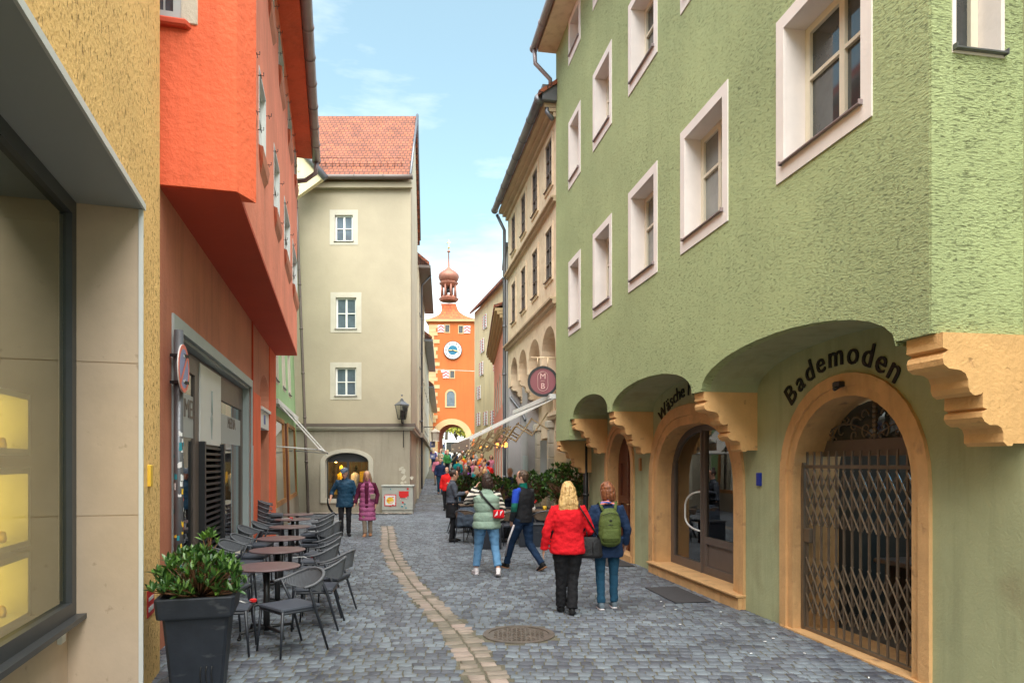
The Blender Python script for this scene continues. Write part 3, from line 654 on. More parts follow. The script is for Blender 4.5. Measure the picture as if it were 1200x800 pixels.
# arcade arches
arcs=[(15.87,17.37),(17.57,19.07),(19.27,20.57),(20.72,21.92)]
low=[(Y2,10.1),(15.745,10.1),(15.745,4.30)]
for a,b in arcs: low+=[(a,4.32)]+[(x,z) for x,z in arcpts(a,b,4.5,5.15,12)[::-1]]+[(b,4.32)]
low+=[(Y2,4.30)]
m=MB(); m.panel(FR,low,[rect(a-.02,b+.02,z0-.02,z1+.02) for a,b,z0,z1 in ws],n1,n1-.35)
edge=low[2:]
for (a,za),(b,zb) in zip(edge,edge[1:]): m.add([FR.p(a,n1-.35,za),FR.p(b,n1-.35,zb),FR.p(b,-.01,zb),FR.p(a,-.01,za)],[(0,1,2,3)])
m.build('upper_wall',['sandstone'],sh)
for a,b,z0,z1 in ws: window(FR,sh,a,b,z0,z1,n=n1,depth=.055,sur=.09,surm='sandstone',frm='brown_frame',pm='pane',cols=2,rows=((.33,.66),),fw=.04,bars=.02,sill='brown_frame',surt=.03)
m=MB()
for z,t,pr in ((5.52,.10,.10),(5.62,.05,.16),(7.86,.08,.08),(7.94,.05,.14),(9.78,.10,.08),(9.9,.08,.18),(9.99,.11,.30)): m.box(FR,15.75,Y2+.05,n1+.001,n1+pr,z,z+t-.002)
m.build('cornice',['sand_dark'],sh)
for (a,b),(c,d) in zip([(15.7,15.78)]+arcs,arcs+[(22.1,22.3)]):
    corbel(FR,sh,(b+c)/2-.12,(b+c)/2+.12,4.46,zsc=1.0,nd=.98,m_='sandstone')
gutter('gutter',FR,15.72,Y2+.15,n1+.42,10.14,sh,'zinc',.10)
m=MB(); m.bevbox(FR,15.64,15.95,n1+.02,n1+.36,10.08,10.45,.02); m.build('rain_hopper',['zinc'],sh)
pipe(sh,[FR.p(15.80,n1+.2,10.1),FR.p(15.8,n1+.22,9.9),FR.p(15.72,n1+.1,9.7)],.05)
m=MB(); vs=[FR.p(15.6,n1+.45,10.17),FR.p(Y2+.1,n1+.45,10.17),FR.p(Y2+.1,-5,14.5),FR.p(15.6,-5,14.5)]; vs+=[(x,y,z+.1) for x,y,z in vs]; m.add(vs,[(3,2,1,0),(4,5,6,7),(0,1,5,4),(1,2,6,5),(2,3,7,6),(3,0,4,7)]); m.build('roof',['roof_tile'],sh)
# end wall toward the next houses and recessed ground floor front
m=MB(); m.box(FR,Y2-.25,Y2,-.3,n1-.01,0,10.0); m.box(FR,Y2-1.4,Y2-.26,-.02,.35,0.,4.4); m.build('end_wall',['grey_wall'],sh)
m=MB(); op=[(15.75,17.2,.0,2.75),(17.75,18.9,.0,2.75),(19.3,20.6,.0,2.6)]
op2=[(16.0,16.32,3.35,4.25),(16.75,17.05,3.35,4.25),(17.6,17.9,3.35,4.25),(18.5,18.8,3.35,4.25)]
m.panel(FR,rect(15.6,Y2-.3,-.05,5.5),[rect(a,b,z0-.03 if z0==0 else z0,z1) for a,b,z0,z1 in op+op2],0,-.4); m.build('ground_floor_wall',['sandstone'],sh)
m=MB()
for a,b,z0,z1 in op2: m.box(FR,a-.02,b+.02,-.2,-.18,z0-.02,z1+.02)
m.build('slit_window',['pane'],sh)
m=MB(); m.box(FR,15.63,19.4,.001,.16,3.16,3.26); m.box(FR,15.63,19.4,.001,.10,3.08,3.159)
for a,b,z0,z1 in op2: m.box(FR,a-.14,a-.02,.001,.05,3.27,4.35); m.box(FR,b+.02,b+.14,.001,.05,3.27,4.35)
m.build('moulding',['sandstone'],sh)
for yc in (17.42,17.62,19.1,20.8):
    m=MB(); 
    for k in range(7): m.bevbox(FR,yc-.11,yc+.11,.002,.14,.02+k*.40,.41+k*.40,.012)
    m.bevbox(FR,yc-.16,yc+.16,.002,.2,2.83,3.05,.03); m.build('pilaster',['trim_stone'],sh)
m=MB(); m.box(FR,15.62,21,-3.2,-3.1,0,3.2); m.box(FR,15.62,15.7,-3.1,-.41,0,3.2); m.box(FR,20.9,21,-3.1,-.41,0,3.2); m.box(FR,15.62,21,-3.1,-.41,3.0,3.1); m.box(FR,15.62,21,-3.1,-.41,-.02,.02); m.box(FR,17.2,17.75,-3.1,-.41,0,3.1)
m.build('restaurant_room',['room_yellow'],sh)
# glazed restaurant front: lattice window near, door leaves
m=MB()
for a,b,nn in ((15.76,17.18,4),(19.31,20.58,4)):
    for k in range(nn+1): y=a+(b-a)*k/nn; m.box(FR,y-.03,y+.03,-.22,-.16,.9,2.72)
    for z in (.88,1.55,2.15,2.70): m.box(FR,a,b,-.221,-.159,z,z+.06)
    m.box(FR,a,b,-.24,-.14,0,.88)
m.build('lattice_window',['cream_frame'],sh)
m=MB()
for a,b in ((17.78,18.3),(18.36,18.88)):
    m.panel(FR,rect(a,b,.02,2.72),[rect(a+.09,b-.09,.9,2.6)],-.15,-.2)
m.build('door',['wood_orange'],sh)
m=MB(); m.box(FR,15.7,20.6,-.3,-.29,.0,2.8); m.build('pane',['shop_glass'],sh)
for y,z,lb_ in ((16.4,2.5,'nearest warm lit pendant lamp inside the restaurant, behind the lattice window'),(18.2,2.4,'warm lit pendant lamp inside the restaurant behind the wooden door'),(19.9,2.5,'farthest warm lit pendant lamp inside the restaurant'),(17.1,2.3,'lowest warm lit pendant lamp, second from the green house')):
    bulb_light(FR.p(y,-1.6,z-.16),16)
    m=MB(); m.ball(FR.p(y,-1.6,z),(.11,.11,.09)); m.tube([FR.p(y,-1.6,z+.08),FR.p(y,-1.6,3.0)],.01,5); lo=m.build('pendant_lamp',['warm_lamp']); tag(lo,lb_,'lamp','restaurant pendant lamps')
pipe(sh,[FR.p(Y2+.12,n1+.35,10.0),FR.p(Y2+.12,n1+.1,9.5),FR.p(Y2+.12,n1+.1,3.2),FR.p(Y2+.1,n1+.1,2.8),FR.p(Y2+.1,n1+.1,.05)],.055)
pipe(sh,[FR.p(Y2-.3,n1-.02,4.0),FR.p(Y2-.35,.4,3.6),FR.p(Y2-1.2,.38,3.2)],.045)
m=MB(); m.box(FR,20.9,21.7,.351,.37,.1,2.1); m.build('side_door',['grey_frame'],sh)

# awning with scissor arms
aw=thing('awning','large off-white folding awning with crossed brass arms over the restaurant terrace','awning',FR.p(18,.8,3.2))
A0,A1=15.9,20.9
m=MB()
def slab(fr,a0,a1,n0,z0,n1_,z1,t=.02,mb=None,b0=None,b1=None):
    b0=a0 if b0 is None else b0; b1=a1 if b1 is None else b1
    vs=[fr.p(a0,n0,z0),fr.p(a1,n0,z0),fr.p(b1,n1_,z1),fr.p(b0,n1_,z1)]; vs+=[(x,y,z-t) for x,y,z in vs]
    mb.add(vs,[(0,1,2,3),(7,6,5,4),(0,4,5,1),(1,5,6,2),(2,6,7,3),(3,7,4,0)])
slab(FR,A0,A1,D+.02,3.36,D+1.95,2.40,.025,m); m.build('canopy',['awning_white'],aw)
m=MB(); m.box(FR,A0,A1,D+1.95,D+1.97,2.17,2.42); m.build('valance',['awning_sand'],aw)
m=MB(); m.box(FR,A0,A1,D-.04,D+.10,3.35,3.46); m.tube([FR.p(A0,D+1.93,2.38),FR.p(A1,D+1.93,2.38)],.04,8); m.build('cassette',['white_metal'],aw)
m=MB()
for q,yy in enumerate((16.35,18.2,20.1)):
    nc=5; step=(1.95-.0)/nc
    for k in range(nc):
        na,nb_=D+.05+k*step,D+.05+(k+1)*step; za,zb=3.06-.8*k/nc,3.06-.8*(k+1)/nc; hh=.40-.02*k
        m.tube([FR.p(yy-.02,na,za-hh),FR.p(yy-.02,nb_,zb)],.020,5); m.tube([FR.p(yy+.02,na,za),FR.p(yy+.02,nb_,zb-hh)],.020,5)
    # arms also run sideways along the canopy, as the photo shows
    for k in range(3):
        a_=yy+.05+k*.55; m.tube([FR.p(a_,D+1.7-.3*k,2.1+.05*k),FR.p(a_+.55,D+1.25-.3*k,2.72+.05*k)],.018,5); m.tube([FR.p(a_,D+1.4-.3*k,2.7+.05*k),FR.p(a_+.55,D+1.55-.3*k,2.15+.05*k)],.018,5)
m.build('scissor_arm',['brass_bright'],aw)
m=MB(); cp=[]
for i in range(41):
    t=i/40; cp.append(FR.p(16.1+4.5*t,D+.95+.25*math.sin(t*9),2.45-.12*abs(math.sin(t*PI*5))))
m.tube(cp,.007,4); lg=m.build('light_string',['black_metal']); tag(lg,'string of small amber bulbs hanging under the restaurant awning','string lights')
for i in range(10):
    t=(i+.5)/10; q=FR.p(16.1+4.5*t,D+.95+.25*math.sin(t*9),2.45-.12*abs(math.sin(t*PI*5))-.05); mm=MB(); mm.ball(q,.035,8,6); mm.build('bulb',['bulb'],lg)
# round sign
su=thing('round_sign','round plum sign with letters M and B hanging from the beige house','sign',(.7,15.9,3.8))
FS=FY(16.0); ctr=(.72,16.0,3.77)
m=MB(); m.disc((ctr[0],16.06,ctr[2]),(1,0,0),(0,0,-1),.30,.355,-.14,40); m.build('rim',['black_metal'],su)
m=MB(); m.disc((ctr[0],15.99,ctr[2]),(1,0,0),(0,0,-1),.0001,.31,.0-.06,40); m.build('face',['sign_plum'],su)
m=MB()
FSS=FY(15.94)
put_text(m,FSS,'M',.19,ctr[0],.015,ctr[2]+.055,depth=.004); m.build('lettering',['sign_pink'],su); m=MB(); put_text(m,FSS,'B',.19,ctr[0],.015,ctr[2]-.175,depth=.004)
st=[]; 
for i in range(24):
    a=2*PI*i/24; st.append((ctr[0]+.12*math.cos(a),15.922,ctr[2]+.105*(1 if math.sin(a)>0 else -1)*1+.12*math.sin(a)))
m.tube(st,.005,4,closed=True); m.tube([(ctr[0]-.05,15.922,ctr[2]+.01),(ctr[0]+.05,15.922,ctr[2]+.01)],.004,4); m.build('lettering',['sign_pink'],su)
m=MB(); m.tube([(.60,16.0,4.12),(.60,16.0,4.32)],.012,6); m.tube([(.84,16.0,4.10),(.84,16.0,4.32)],.012,6); m.tube([(.45,16.0,4.33),(1.25,16.05,4.33)],.018,6); m.build('bracket',['brass_bright'],su)

# ================================================================== RIGHT far: grey strip, pink, cream
ng=thing('grey_house','narrow grey rendered house with dark eaves next to the beige house','house',(0,24,0))
FG=wallR(.816,-.0423)
m=MB(); m.box(FG,22.6,25.2,-4,.02,0,9.0); m.build('wall',['grey_wall'],ng)
m=MB(); m.box(FG,22.5,25.3,-4,.12,9.0,9.14); m.build('eaves',['zinc'],ng)
for z in (6.6,4.6): window(FG,ng,23.4,24.1,z,z+1.1,n=.02,depth=.12,sur=.08,surm='trim_stone',cols=1)
ph=thing('pink_house','pink house with a moulded grey cornice in front of the cream gabled one','house',(-1,30,0))
FP=wallR(1.34,-.063)
wsP=[(26.6+2.4*i,27.5+2.4*i,z,z+1.35) for i in range(4) for z in (1.3,4.3)]
m=MB(); m.panel(FP,rect(25.3,36.5,-.1,7.2),[arch(a-.02,b+.02,z0-.02,z1-.35,z1+.02) for a,b,z0,z1 in wsP],.0,-.3); m.box(FP,25.3,36.5,-5,-.31,0,7.3); m.build('wall',['pink_wall'],ph)
for a,b,z0,z1 in wsP: window(FP,ph,a,b,z0,z1,n=0,depth=.15,sur=.10,surm='trim_stone',cols=2,curved=z1-.35,sill=None)
m=MB()
for z,pr in ((7.15,.10),(7.27,.2),(7.40,.30),(7.52,.38)): m.box(FP,25.35,36.6,-.2,pr,z,z+.11)
m.build('cornice',['quoin'],ph)
m=MB(); vs=[FP.p(25.35,.42,7.64),FP.p(36.6,.42,7.64),FP.p(36.6,-5,9.4),FP.p(25.35,-5,9.4)]; vs+=[(x,y,z+.1) for x,y,z in vs]; m.add(vs,[(3,2,1,0),(4,5,6,7),(0,1,5,4),(1,2,6,5),(2,3,7,6),(3,0,4,7)]); m.build('roof',['roof_tile'],ph)
dz=thing('dark_gutter_house','tall narrow house with dark gutter behind the beige gutter end','house',(0,27,0))
m=MB(); m.box(wallR(1.25,-.0423),25.31,28.5,-5,-.5,7.3,11.6); m.build('wall',['beige_side'],dz); m=MB(); m.box(wallR(1.25,-.0423),25.25,28.6,-5,-.42,11.6,11.72); m.build('eaves',['zinc'],dz)
ch=thing('cream_house','tall pale cream house with red and white striped shutters beside the tower','house',(-1.5,43,0))
def at(u,Y): return (u-600)/800*Y
pA=(-.35,38.6); pB=(-2.58,46.9); l_=math.hypot(pB[0]-pA[0],pB[1]-pA[1]); tx,ty=(pB[0]-pA[0])/l_,(pB[1]-pA[1])/l_
FC=F(pA[0],pA[1],tx,ty,-ty,tx)
def on_c(u):   # s on the cream front seen at column u
    k=(u-600)/800; return (k*pA[1]-pA[0])/(tx-k*ty)
m=MB(); m.box(FC,-1.5,l_,-7,0,-.1,12.2); m.build('wall',['cream_wall'],ch)
m=MB(); vs=[FC.p(-1.6,.3,12.1),FC.p(l_+.25,.3,12.1),FC.p(l_+.25,-3.6,15.2),FC.p(-1.6,-3.6,15.2)]; vs+=[(x,y,z+.15) for x,y,z in vs]; m.add(vs,[(3,2,1,0),(4,5,6,7),(0,1,5,4),(1,2,6,5),(2,3,7,6),(3,0,4,7)]); m.add([FC.p(l_,0,12.2),FC.p(l_,-7,12.2),FC.p(l_,-3.5,15.2),FC.p(l_-.2,0,12.2),FC.p(l_-.2,-7,12.2),FC.p(l_-.2,-3.5,15.2)],[(0,1,2),(3,5,4)]); m.build('roof',['roof_tile'],ch)
def shutters(fr,par,s,z,w_,h_,sw,n=0.):
    m=MB(); m.box(fr,s-w_/2,s+w_/2,n+.005,n+.03,z-h_/2,z+h_/2); wi=m.build('window',['pane'],par)
    for sd in (-1,1):
        c=s+sd*(w_/2+sw/2+.03); m=MB(); m.box(fr,c-sw/2,c+sw/2,n+.03,n+.09,z-h_/2,z+h_/2,0)
        k=5
        for i in range(k):
            zz=z-h_/2+h_*(i+.1)/k; d=h_/k*.45
            m.add([fr.p(c-sw/2,n+.096,zz+(0 if sd<0 else .9*d)),fr.p(c+sw/2,n+.096,zz+(.9*d if sd<0 else 0)),fr.p(c+sw/2,n+.096,zz+d+(.9*d if sd<0 else 0)),fr.p(c-sw/2,n+.096,zz+d+(0 if sd<0 else .9*d))],[(0,1,2,3)],1)
        m.build('shutter',['white_flat','red_flat'],wi)
for u,v in ((569,377),(581,371),(566,405),(585,397),(565,432),(582,426),(562,460),(561.5,491),(570,490),(578.5,489),(585,455)):
    s=on_c(u); Yp=FC.p(s,0,0)[1]; z=EYE+(543-v)/800*Yp; shutters(FC,ch,s,z,.42,.86,.26)
# ================================================================== the gate tower
TY=85.; TW0,TW1=at(502.5,TY),at(556.5,TY)
FT=FY(TY); tz=lambda v,Y=TY: EYE+(543-v)/800*Y
tw=thing('gate_tower','orange gate tower with a clock and brown onion dome above the archway','tower',(-7.5,TY,0))
ga,gb=at(513,TY),at(546,TY); gt=tz(497)
m=MB(); m.panel(FT,rect(TW0,TW1,0,tz(377)),[arch(ga,gb,.01,tz(512),gt,16),rect(at(524,TY),at(533,TY),tz(476),tz(459))],0,-6.); m.build('wall',['tower_orange'],tw)
m=MB(); m.panel(FT,arch(ga-.75,gb+.75,0,tz(512),gt+.7,16),[arch(ga,gb,.01,tz(512),gt,16)],.12,-.02)
i=0; z=tz(495)
while z<tz(380):
    m.box(FT,TW0-.02,TW0+(1.1 if i%2 else .65)+ (.25 if i%3==0 else 0),.01,.06,z,z+.45); z+=.47; i+=1
m.build('quoin',['quoin'],tw)
m=MB(); m.panel(FT,arch(at(521.5,TY),at(534.5,TY),tz(477.5),tz(463),tz(456)),[arch(at(523.5,TY),at(533,TY),tz(476),tz(463),tz(458))],.08,-.02); m.build('niche_frame',['quoin'],tw)
m=MB(); m.panel(FT,arch(at(523.5,TY),at(533,TY),tz(476),tz(463),tz(458)),[],.03,0.01); m.build('niche_window',['pane_blue'],tw)
cx,cz=at(530.8,TY),tz(410.5)
m=MB(); m.disc((cx,TY-.20,cz),(1,0,0),(0,0,-1),.6,1.06,-.02,40); m.disc((cx,TY-.12,cz),(1,0,0),(0,0,-1),1.06,1.13,-.10,40,1)
for k in range(12):
    a=k*PI/6; u_=Vector((math.cos(a),0,math.sin(a))); v_=Vector((-math.sin(a),0,math.cos(a))); c=Vector((cx,TY-.235,cz))
    m.add([c+u_*.72-v_*.05,c+u_*.72+v_*.05,c+u_*.98+v_*.05,c+u_*.98-v_*.05],[(0,1,2,3)],1)
ck=m.build('clock_face',['white_flat','letter_black'],tw)
m=MB(); m.disc((cx,TY-.20,cz),(1,0,0),(0,0,-1),.0001,.6,-.03,32); m.build('clock_centre',['blue_clock'],ck)
m=MB(); m.tube([(cx-.1,TY-.28,cz+.02),(cx+.75,TY-.28,cz-.18)],.05,5); m.tube([(cx+.1,TY-.28,cz+.02),(cx-.6,TY-.28,cz-.05)],.05,5); m.build('clock_hand',['gold'],ck)
def towerwin(u0,v0,left,par):
    x=at(u0,TY); z=tz(v0); m=MB(); m.box(FT,x-.34,x+.34,.01,.05,z-.55,z+.55); m.build('window_frame',['quoin'],par)
    m=MB(); m.box(FT,x-.24,x+.24,.051,.07,z-.42,z+.42); m.box(FT,x-.02,x+.02,.071,.09,z-.42,z+.42,1); m.build('window',['pane','brown_frame'],par)
    c=x+(-.78 if left else .78); m=MB(); m.box(FT,c-.40,c+.40,.02,.08,z-.45,z+.45)
    for q in (-.32,.06): m.add([FT.p(c-.38,.085,z+q-.08),FT.p(c,.085,z+q+.16),FT.p(c+.38,.085,z+q-.08),FT.p(c+.38,.085,z+q+.10),FT.p(c,.085,z+q+.34),FT.p(c-.38,.085,z+q+.10)],[(0,1,4,5),(1,2,3,4)],1)
    m.build('shutter',['white_flat','red_flat'],par)
towerwin(524.2,385,True,tw); towerwin(540,386,False,tw); towerwin(530,438.5,True,tw)
m=MB(); e0,e1=TW0-.35,TW1+.35; ze=tz(377); m.box(FT,e0,e1,-6.3,.35,ze,ze+.25); m.build('cornice',['quoin'],tw)
# flared hip roof
xm=at(523.5,TY); ym=TY+3; zt=tz(351); m=MB(); prev=None; N=8; half0=(e1-e0)/2+.1; xc=(e0+e1)/2
rings=[]
for i in range(N+1):
    t=i/N; hw=half0*(1-t)+.95*t; hw-= (half0-.95)*.42*math.sin(t*PI)*(1-t*.3); z=ze+.2+(zt-ze-.2)*t; xx=xc*(1-t)+xm*t
    rings.append([(xx-hw,ym-hw*.96,z),(xx+hw,ym-hw*.96,z),(xx+hw,ym+hw*.96,z),(xx-hw,ym+hw*.96,z)])
vs=[q for r_ in rings for q in r_]; fs=[(i*4+j,i*4+(j+1)%4,(i+1)*4+(j+1)%4,(i+1)*4+j) for i in range(N) for j in range(4)]; m.add(vs,fs); m.build('roof',['tower_tile'],tw)
lc=(xm,ym-.3,0)
s_=81/85
def lz(v): return tz(v,TY+2.7)
m=MB(); m.lathe([(1.15,lz(351)-.2),(1.3,lz(350)),(1.05,lz(348.5)),(.9,lz(347))],lc,8,smooth=False)
for k in range(8):
    a=PI/8+k*PI/4; m.tube([(lc[0]+.92*math.cos(a),lc[1]+.92*math.sin(a),lz(348)),(lc[0]+.92*math.cos(a),lc[1]+.92*math.sin(a),lz(334))],[.17,.11],8)
m.lathe([(.80,lz(334)-.25),(1.2,lz(333)),(1.25,lz(331.5)),(1.1,lz(330.5))],lc,8,smooth=False); m.build('lantern',['copper_brown'],tw)
m=MB(); m.lathe([(.1,lz(346)+.4),(.38,lz(342)),(.3,lz(339)),(.12,lz(337)),(.05,lz(333))],lc,14); m.build('bell',['black_metal'],tw)
m=MB(); b=lz(331); t_=lz(313); m.lathe([(.95,b),(1.2,b+.15*(t_-b)),(1.34,b+.33*(t_-b)),(1.28,b+.5*(t_-b)),(.98,b+.66*(t_-b)),(.6,b+.78*(t_-b)),(.34,b+.88*(t_-b)),(.2,b+.96*(t_-b)),(.13,t_),(.09,lz(305)),(.07,lz(296)),(.20,lz(295.5)),(.22,lz(294.5)),(.05,lz(293))],lc,16); m.build('onion_dome',['copper_brown'],tw)
m=MB(); m.tube([(lc[0],lc[1],lz(294)),(lc[0],lc[1],lz(281))],.035,6); m.ball((lc[0],lc[1],lz(290)),.16,10,8); m.tube([(lc[0]-.28,lc[1],lz(286)),(lc[0]-.12,lc[1],lz(284)),(lc[0]+.05,lc[1],lz(285.5)),(lc[0]+.3,lc[1],lz(283.5))],[.04,.09,.06,.02],6); m.build('finial',['gold'],tw)
m=MB(); m.ball((at(515.5,TY)+.4,TY-.6,tz(436)),.2,10,8); m.tube([(TW0,TY-.6,tz(436)+.3),(at(590,TY),TY-.6,tz(437))],.02,4); m.build('street_light',['white_flat'],tw)
# ================================================================== LEFT: ochre shop (nearest)
FYL=wallL(*WY); FL=wallL(*WL); FO=wallL(-.993,-.2575)
os_=thing('ochre_shop','ochre rough plastered building with a large display window at the left edge','shop building',(-3.6,4,0))
m=MB(); m.panel(FYL,[(-3,3.86),(5.39,3.86),(5.39,-.05),(6.12,-.05),(6.12,9),(-3,9)],[],0,-.3); m.box(FYL,6.119,6.12,-3,-.3,0,9); m.build('wall',['ochre_stucco'],os_)
m=MB(); m.box(FYL,-3,5.39,-.75,.015,3.853,3.875); m.build('soffit_panel',['grey_panel'],os_)
m=MB(); m.box(FYL,-3,5.40,.016,.035,3.85,3.90); m.box(FYL,5.372,5.392,-.012,.02,-.02,3.85); m.build('edge_strip',['white_metal'],os_)
m=MB()
for z0,z1 in ((-.05,.02),(.03,1.44),(1.45,2.63),(2.64,3.852)): m.box(FYL,5.38,5.60,-.5,-.004,z0,z1)
m.box(FYL,5.386,5.60,-.49,-.01,0,3.85); m.build('stone_jamb',['travertine'],os_)
gn_=-.47
m=MB(); m.box(FYL,-3,5.379,gn_-.3,gn_-.03,-.05,.70); m.build('window_apron',['travertine'],os_)
m=MB(); m.panel(FYL,rect(-3,5.376,.70,3.85),[rect(.2,5.28,.80,3.74)],gn_+.03,gn_-.05); m.box(FYL,-3,5.376,gn_-.03,gn_+.10,.66,.699); sw_=m.build('shop_window',['dark_frame'],os_)
m=MB(); m.panel(FYL,rect(.1,5.29,.78,3.76),[],gn_-.012,None); m.build('pane',['olive_glass'],sw_)
m=MB(); m.box(FYL,5.268,5.275,gn_-.06,gn_-.03,.82,3.72); m.build('edge_trim',['cream_frame'],sw_)
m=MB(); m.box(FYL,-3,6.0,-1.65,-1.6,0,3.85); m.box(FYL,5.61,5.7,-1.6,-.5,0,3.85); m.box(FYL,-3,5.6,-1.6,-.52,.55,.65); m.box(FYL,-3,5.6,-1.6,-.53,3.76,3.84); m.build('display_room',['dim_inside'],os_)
for i,(z0,z1) in enumerate(((1.93,2.31),(1.30,1.80),(.80,1.22))):
    dc=thing('display_case',['top','middle','lowest'][i]+' yellow lit display case hanging in the ochre shop window','display case',FYL.p(4.3,-.7,z0))
    dc['group']='lit display cases in the shop window'
    m=MB(); m.panel(FYL,rect(2.9,4.95,z0-.02,z1+.02),[rect(2.94,4.91,z0+.02,z1-.02)],-.60,-.86); m.box(FYL,2.9,4.95,-.9,-.861,z0-.02,z1+.02); m.build('case',['white_metal'],dc)
    m=MB(); m.box(FYL,2.945,4.905,-.858,-.84,z0+.025,z1-.025); m.build('backlight',['lightbox'],dc)
    m=MB(); rr=random.Random(i)
    for k in range(4): q=4.2+k*.2; m.lathe([(.03,0),(.035,.02),(.028,.06+.03*rr.random()),(.012,.075)],FYL.p(q,-.72,z0+.022),10)
    m.build('jewellery',['gold'],dc)
m=MB(); m.bevbox(FYL,5.15,5.24,gn_+.0-.029,gn_+.0,.52,.60,.008); o=m.build('doorbell_switch',['white_paint']); tag(o,'small cream switch box under the ochre shop window frame','switch')
m=MB(); m.bevbox(FYL,5.62,5.70,.0,.025,1.66,1.84,.006); o=m.build('wall_tag',['yellow_flat']); tag(o,'little orange label stuck on the ochre wall edge','sticker')
m=MB(); m.box(FYL,5.60,5.86,.001,.006,.58,.80); m.box(FYL,5.64,5.82,.006,.008,.62,.66,1); m.box(FYL,5.64,5.82,.006,.008,.71,.74,1); o=m.build('red_notice',['red_flat','white_flat']); tag(o,'small red notice on the ochre wall behind the plant pot','notice')
# ================================================================== LEFT: orange house
oh=thing('orange_house','bright orange house whose upper floors jut out over a glass shop front','house',(-4.5,12,0))
OY0,OY1=6.9,17.3
uo=lambda u: .993/((600-u)/800-.2575)
ug=lambda u: 1.876/((600-u)/800-.2385)
s0,s1=7.35,ug(294)
nich=(ug(304.5)+.0,ug(315))
m=MB(); m.panel(FL,rect(OY0-.75,OY1,-.05,4.7),[rect(s0,s1,.0,3.34),arch(nich[0],nich[1],-.04,3.3,3.80)],0,-.45)
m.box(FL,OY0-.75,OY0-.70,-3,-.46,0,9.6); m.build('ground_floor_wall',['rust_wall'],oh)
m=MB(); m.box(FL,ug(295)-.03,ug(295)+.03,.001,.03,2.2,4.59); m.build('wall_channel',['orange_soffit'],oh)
# bright pilasters beside the niche
m=MB(); m.box(FL,s1+.18,nich[0]-.02,.001,.02,0,3.25); m.box(FL,nich[1]+.02,OY1,.001,.02,0,4.58); m.build('pilaster',['orange_plaster'],oh)
ow=[(uo(a),uo(b)) for a,b in ((287.5,296),(303.5,311),(321,327.3),(333,339.6),(342.8,348))]
ow=[(a,b,5.98,6.92) for a,b in ow]+[(uo(a),uo(b),8.75,9.35) for a,b in ((284,292),(298,306),(314,321),(326.5,332.3),(337.3,341.7),(345,347.5))]
m=MB(); m.panel(FO,rect(OY0,OY1,4.59,9.62),[rect(a-.02,b+.02,z0-.02,z1+.02) for a,b,z0,z1 in ow],0,-.12)
a_=FO.p(OY0,0,0); c_=(a_[0]-.9684*1.57,a_[1]-.2494*1.57)
m.build('upper_wall',['orange_skylit'],oh)
fw=F(a_[0],a_[1],(c_[0]-a_[0])/1.57,(c_[1]-a_[1])/1.57,-.22,-.97)
fd=math.hypot(c_[0]-a_[0],c_[1]-a_[1]); fw=F(a_[0],a_[1],(c_[0]-a_[0])/fd,(c_[1]-a_[1])/fd,-(a_[1]-c_[1])/fd,-(a_[0]-c_[0])/fd)
m=MB(); m.panel(fw,rect(-.0,fd,4.59,11.5),[rect(.56,1.2,6.28,7.5)],.022,-.3); m.build('gable_wall',['orange_plaster'],oh)
wi=MB(); wi.panel(fw,rect(.46,1.3,6.22,7.6),[rect(.58,1.18,6.30,7.48)],.03,-.01); wi=wi.build('window',['grey_panel'],oh)
m=MB(); m.box(fw,.57,1.19,-.12,-.10,6.29,7.49); m.build('pane',['pane_blue'],wi)
m=MB()
for k in range(5):
    q=.60+k*.14; m.box(fw,q-.006,q+.006,-.095,-.085,6.3,7.48)
for k in range(6):
    z=6.35+k*.22; m.box(fw,.58,1.18,-.094,-.086,z-.005,z+.005)
m.build('leading',['grey_panel'],wi)
m=MB(); m.bevbox(fw,.42,1.3,.0,.10,6.14,6.22,.02); m.build('sill',['orange_soffit'],wi)
m=MB(); m.bevbox(fw,.36,.50,.006,.04,6.20,7.4,.008); m.build('shutter',['trim_stone'],wi)
m=MB(); P=[FO.p(OY0-.003,0.003,4.583),FO.p(OY1+.003,0.003,4.583),FL.p(OY1,-.1,4.583),(FL.p(OY0,-.6,4.583)[0],6.6,4.583)]; P=P+[(x,y,z+.05) for x,y,z in P]
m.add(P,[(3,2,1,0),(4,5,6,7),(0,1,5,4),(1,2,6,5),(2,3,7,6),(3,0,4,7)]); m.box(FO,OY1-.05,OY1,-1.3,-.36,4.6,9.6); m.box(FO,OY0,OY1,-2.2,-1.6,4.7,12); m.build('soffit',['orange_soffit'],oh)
for a,b,z0,z1 in ow:
    wo=window(FO,oh,a,b,z0,z1,n=0,depth=.10,sur=.03,surm='white_metal',frm='white_metal',pm='pane_curtain',cols=2,rows=((.6,),),sill=None,fw=.04,bars=.02)
    m=MB(); cm=(a+b)/2
    vs=[FO.p(a-.03,0,z0-.04),FO.p(b+.03,0,z0-.04),FO.p(b+.03,.055,z0-.06),FO.p(a-.03,.055,z0-.06),FO.p(a+.15,0.001,z0-.34),FO.p(b-.15,0.001,z0-.34),FO.p(b-.05,.045,z0-.22),FO.p(a+.05,.045,z0-.22)]
    m.add(vs,[(0,1,2,3),(3,2,6,7),(7,6,5,4),(0,3,7,4),(1,5,6,2)]); m.build('sill',['rust_wall'],wo)
    m=MB()
    for q,z in ((a-.12,z0+.1),(b+.1,z0+.1),(a-.12,z1-.15),(b+.1,z1-.15)): m.tube([FO.p(q,.0,z),FO.p(q,.07,z),FO.p(q,.07,z+.04)],.006,5); m.tube([FO.p(q-.05,.04,z-.01),FO.p(q+.05,.04,z-.01)],.005,4)
    m.build('shutter_hook',['black_metal'],wo)
m=MB(); m.box(FO,OY0-.1,OY1+.05,-.5,.37,9.62,9.72); vs=[]; m.build('eaves',['orange_plaster'],oh)
